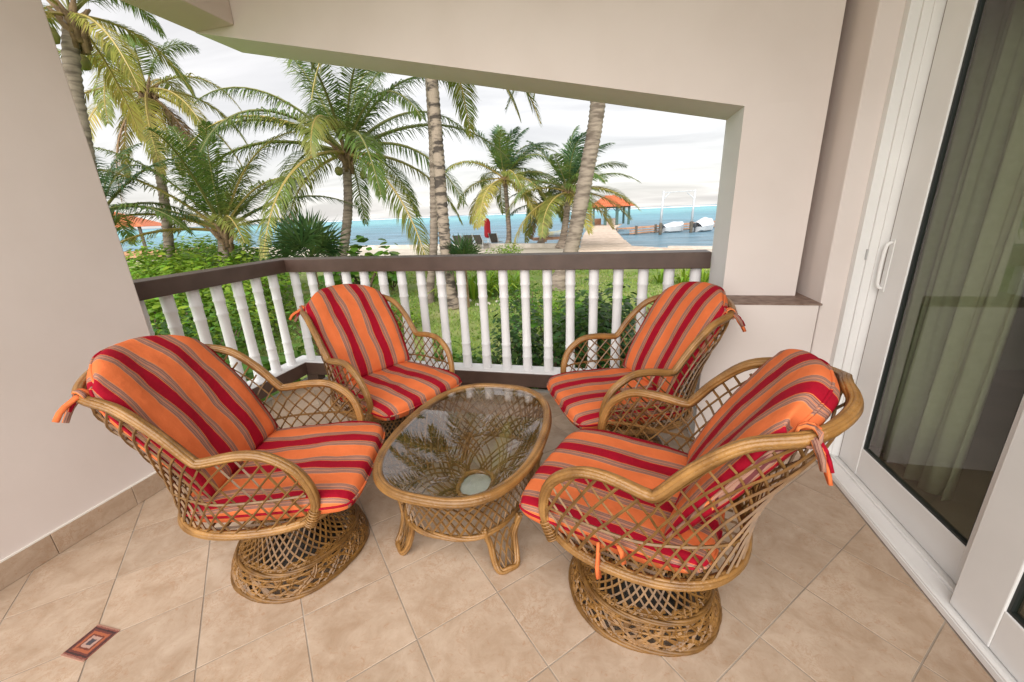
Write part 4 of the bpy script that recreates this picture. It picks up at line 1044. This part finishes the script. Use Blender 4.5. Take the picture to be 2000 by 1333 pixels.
def foliage(n, rx, ry, rz, size, kind, seed, lumps=6, zb=.0):
    rnd = random.Random(seed); mb = MB(); lp = leaf_poly(kind)
    C_ = [(Vector((rnd.uniform(-.55, .55) * rx, rnd.uniform(-.55, .55) * ry, rnd.uniform(.35, .75) * rz)), rnd.uniform(.38, .6)) for _ in range(lumps)]
    for _ in range(n):
        c, sc = rnd.choice(C_)
        d = Vector((rnd.gauss(0, 1), rnd.gauss(0, 1), rnd.gauss(.25, .9))).normalized(); q = rnd.random() ** .33
        p = c + Vector((d.x * rx, d.y * ry, d.z * rz)) * sc * q
        if p.z < zb: p.z = zb + rnd.random() * .1 * rz
        nrm = (d * .7 + Vector((rnd.uniform(-.6, .6), rnd.uniform(-.6, .6), .7 + rnd.random() * .5))).normalized()
        tg = nrm.orthogonal().normalized(); bt = nrm.cross(tg); a = rnd.uniform(0, 6.283); ux = tg * math.cos(a) + bt * math.sin(a); uy = nrm.cross(ux); s_ = size * (rnd.uniform(.7, 1.25) if rnd.random() < .75 else rnd.uniform(.35, .7))
        fold = rnd.uniform(.05, .3)
        mb.add([p + (ux * q_[0] + uy * q_[1] + nrm * (abs(q_[0]) * fold - q_[1] * q_[1] * .12)) * s_ for q_ in lp], [tuple(range(len(lp)))])
    return mb
FM = {}
def fmesh(key, *a):
    if key not in FM: FM[key] = foliage(*a[:-1]).mesh('foliage', SH[a[-1]])
    return FM[key]
KIND = {'cover': [('cover%d' % k, (1500, 1.15, 1.15, .95, .105, 'oval', 40 + k, 9, .02, 'bright')) for k in range(3)],
        'bush': [('bush%d' % k, (1000, .8, .8, 1.0, .085, 'oval', 50 + k, 7, .02, 'mid')) for k in range(3)],
        'dark': [('dark%d' % k, (1300, .65, .6, 1.0, .072, 'oval', 60 + k, 8, .02, 'dark')) for k in range(3)],
        'grape': [('grape%d' % k, (210, .6, .6, .9, .155, 'round', 70 + k, 7, .05, 'grape')) for k in range(3)]}
stem_me = None
def shrub(kind, k, loc, sc, label, group, rz=0.0, szk=1.0, name='shrub'):
    global stem_me
    key, args = KIND[kind][k % 3]; me = fmesh(key, *args)
    r_ = empty(name, loc, rz, label, 'shrub', group); r_.scale = (sc, sc, sc * szk)
    link('foliage', me, r_)
    if stem_me is None:
        mb = MB(); rnd = random.Random(2)
        for q in range(7):
            a = q * .9; mb.tube([(0, 0, 0), (math.cos(a) * .15, math.sin(a) * .15, .3), (math.cos(a) * .38, math.sin(a) * .38, .68)], [.025, .018, .008], 5)
        stem_me = mb.mesh('stems', MAT['stem'])
    link('stems', stem_me, r_); return r_
rnd = random.Random(77)
# bright beach naupaka massed at left, tops just above the railing
k = 0
for (px_, d0, zt) in ((262, 9.0, .55), (300, 10.5, .62), (345, 9.5, .52), (390, 10.2, .55), (285, 13, .75), (335, 14, .80), (385, 13, .86), (360, 17, 1.0), (410, 16.5, 1.05), (455, 11.5, .55), (470, 14.5, .75), (400, 20, 1.1), (440, 19, .95), (350, 21, 1.0)):
    P_ = atd(px_, 500, d0); sc = (zt - GZ) / 1.0; shrub('cover', k, (P_.x, P_.y, GZ), sc, 'bright green leafy shrub in the mass beyond the side railing', 'bright shrubs massed beyond the side railing', rnd.uniform(0, 6), .95, 'beach_shrub'); k += 1
P_ = atd(497, 500, 17.5); shrub('bush', 0, (P_.x, P_.y, GZ), 1.75, 'olive green rounded bush right of the young palm', None)
P_ = atd(700, 500, 12.5); shrub('grape', 1, (P_.x, P_.y, GZ), 1.85, 'round leaved sea grape beside the middle palm trunk', None)
P_ = atd(986, 500, 19.0); shrub('cover', 1, (P_.x, P_.y, GZ), 1.02, 'bright yellow green bush in front of the beach chairs', None)
P_ = atd(760, 500, 14.0); shrub('grape', 2, (P_.x, P_.y, GZ), .95, 'small sea grape sprig just above the handrail', None)
# close plants behind the balusters
for q, (px_, py_, d0, kd, sc, lb) in enumerate((
    (335, 640, 4.4, 'grape', .95, 'big leaved sea grape close behind the left end of the side balusters'), (405, 650, 4.6, 'grape', 1.0, 'big leaved sea grape behind the middle of the side balusters'),
    (470, 650, 4.9, 'grape', 1.0, 'big leaved sea grape behind the side balusters nearest the corner'), (545, 650, 5.2, 'grape', .85, 'big leaved sea grape outside the corner of the railing'),
    (330, 600, 6.6, 'dark', 1.25, 'dark shrub behind the sea grapes at the left end'), (395, 590, 7.6, 'bush', 1.15, 'mid green shrub behind the sea grapes at left'),
    (610, 610, 7.6, 'bush', .95, 'mid green shrub behind the corner chair'), (720, 590, 8.2, 'bush', .9, 'mid green shrub left of the palm roots'),
    (905, 640, 4.9, 'grape', .62, 'low sea grape in front of the lawn behind the balusters'), (1068, 600, 6.2, 'grape', 1.0, 'sea grape with dark round leaves above the dark hedge'),
    (1010, 650, 4.7, 'dark', .95, 'leftmost dark glossy shrub behind the right balusters'), (1075, 650, 4.5, 'dark', 1.25, 'second dark glossy shrub behind the right balusters'), (1140, 640, 4.6, 'dark', 1.35, 'third dark glossy shrub behind the right balusters'),
    (1205, 640, 4.5, 'dark', 1.42, 'tallest dark glossy shrub behind the right balusters'), (1262, 660, 4.6, 'dark', .95, 'rightmost dark glossy shrub beside the low wall'),
    (1180, 560, 7.5, 'grape', .95, 'sea grape standing behind the dark shrubs at right'), (945, 660, 4.5, 'grape', .58, 'sea grape with large upright leaves right behind the middle balusters'),
    (860, 650, 5.0, 'grape', .7, 'low sea grape behind the right arm of the corner chair'), (640, 600, 9.5, 'bush', 1.0, 'mid green shrub at the foot of the middle palm'), (770, 590, 9.0, 'cover', .62, 'bright low shrub beside the palm roots'),
    (1040, 570, 8.5, 'bush', .95, 'mid green shrub beyond the lawn behind the right balusters'), (1110, 565, 8.0, 'cover', .75, 'bright low shrub beyond the dark hedge'))):
    P_ = atd(px_, py_, d0); shrub(kd, q, (P_.x, P_.y, GZ), sc, lb, None, rnd.uniform(0, 6))
# fan palms
def fan_palm(loc, R_, nl, label, hgt):
    r_ = empty('fan_palm', loc, 0, label, 'fan palm'); rnd = random.Random(int(R_ * 100))
    mb = MB(); mb.tube([(0, 0, 0), (0, 0, hgt)], [.1, .08], 8); mb.build('trunk', MAT['boot'], r_)
    for k in range(nl):
        a = k * GOLD; el = R(80 - 85 * k / nl); d = Vector((math.cos(a) * math.cos(el), math.sin(a) * math.cos(el), math.sin(el))); c = d * R_ * .5
        sd = d.cross(Vector((0, 0, 1))); sd = sd.normalized() if sd.length > .1 else Vector((1, 0, 0)); up = sd.cross(d)
        mb = MB(); mb.tube([Vector((0, 0, 0)), c], .012, 4)
        for q in range(17):
            an = R(-115 + 230 * q / 16); dd = (d * math.cos(an) + sd * math.sin(an) + up * (.12 * math.cos(an * 2)) + Vector((0, 0, -.12))).normalized(); ln_ = R_ * .62 * (1 - .22 * abs(an) / 2) * rnd.uniform(.9, 1.05)
            wv = dd.cross(up).normalized() * .022 * R_; m_ = c + dd * ln_ * .55; t_ = c + dd * ln_ + Vector((0, 0, -.07 * ln_))
            mb.add([c - wv * .3, c + wv * .3, m_ + wv, m_ - wv, t_], [(0, 1, 2, 3), (3, 2, 4)])
        mb.build('leaf', SH['fan'], r_, (0, 0, hgt))
    return r_
P_ = atd(608, 520, 9.6); fan_palm((P_.x, P_.y, GZ), 1.15, 26, 'dark green fan palm outside the corner of the railing', 1.45)
P_ = atd(905, 520, 10.5); fan_palm((P_.x, P_.y, GZ), .85, 22, 'low fan palm at the foot of the banded trunk', 1.05)
# spider lily clumps
def lily(loc, h, label, group):
    r_ = empty('spider_lily', loc, rnd.uniform(0, 6), label, 'plant', group)
    mb = MB()
    for k in range(34):
        a = rnd.uniform(0, 6.283); el = R(rnd.uniform(35, 85)); ln_ = h * rnd.uniform(.7, 1.15); d = Vector((math.cos(a) * math.cos(el), math.sin(a) * math.cos(el), math.sin(el))); sd = d.cross(Vector((0, 0, 1))).normalized() * .028
        a0 = Vector((math.cos(a) * .06, math.sin(a) * .06, 0)); m_ = a0 + d * ln_ * .6; t_ = m_ + (d + Vector((0, 0, -.9))).normalized() * ln_ * .45
        mb.add([a0 - sd, a0 + sd, m_ + sd, m_ - sd, t_], [(0, 1, 2, 3), (3, 2, 4)])
    mb.build('leaves', SH['bright'], r_); return r_
for q, (px_, py_, z_) in enumerate(((1290, 553, 0), (1335, 556, 0), (1372, 556, 0), (925, 585, 0), (955, 580, 0), (985, 580, 0), (885, 585, 0), (905, 575, 0), (940, 570, 0), (1005, 576, 0), (970, 568, 0))):
    P_ = atz(px_, py_, GZ)
    lily((P_.x, P_.y, GZ), .75 if px_ > 1200 else 1.05, 'clump of bright strappy leaves at the right end of the balustrade' if px_ > 1200 else 'clump of bright strappy leaves edging the lawn', 'strappy clumps at right' if px_ > 1200 else 'strappy clumps along the lawn')
# edging stones
for q in range(11):
    px_ = 905 + 15 * q + 6 * math.sin(q * 5); P_ = atz(px_, 594 - 4 * math.sin(q * 2), GZ); mb = MB(); s_ = rnd.uniform(.05, .12)
    mb.lathe([(.01, -.05), (s_, 0), (s_ * .9, s_ * .5), (s_ * .4, s_ * .8), (.01, s_ * .85)], 7, sx=rnd.uniform(.8, 1.4)); o_ = mb.build('edging_stone', MAT['seawall'], None, (P_.x, P_.y, GZ)); o_.rotation_euler = (0, 0, rnd.uniform(0, 3))
    tag(o_, 'pale stone in the row edging the lawn', 'stone', 'stones edging the lawn')
# lawn blades
mb = MB(); vs_ = []; fs = []
for k in range(42000):
    x = rnd.uniform(-11, 6); y = 3.25 + rnd.random() ** 1.4 * 14; h = rnd.uniform(.03, .085); a = rnd.uniform(0, 6.283); w_ = .007 + .0012 * y; dx_ = math.cos(a) * w_; dy_ = math.sin(a) * w_
    n_ = mnoise.noise(Vector((x * .55, y * .55, 3)))
    if n_ < -.22: continue
    b = len(vs_); vs_ += [(x - dx_, y - dy_, GZ), (x + dx_, y + dy_, GZ), (x + rnd.uniform(-.05, .05), y + rnd.uniform(-.05, .05), GZ + h)]; fs.append((b, b + 1, b + 2))
mb.v = vs_; mb.f = fs; mb.mi = [0] * len(fs)
tag(mb.build('grass', leafmat('grass_blade', (.18, .32, .045), (.34, .42, .11), tr=.3, isl=.3)), 'short green lawn grass behind the balustrade', 'grass', None, 'stuff')
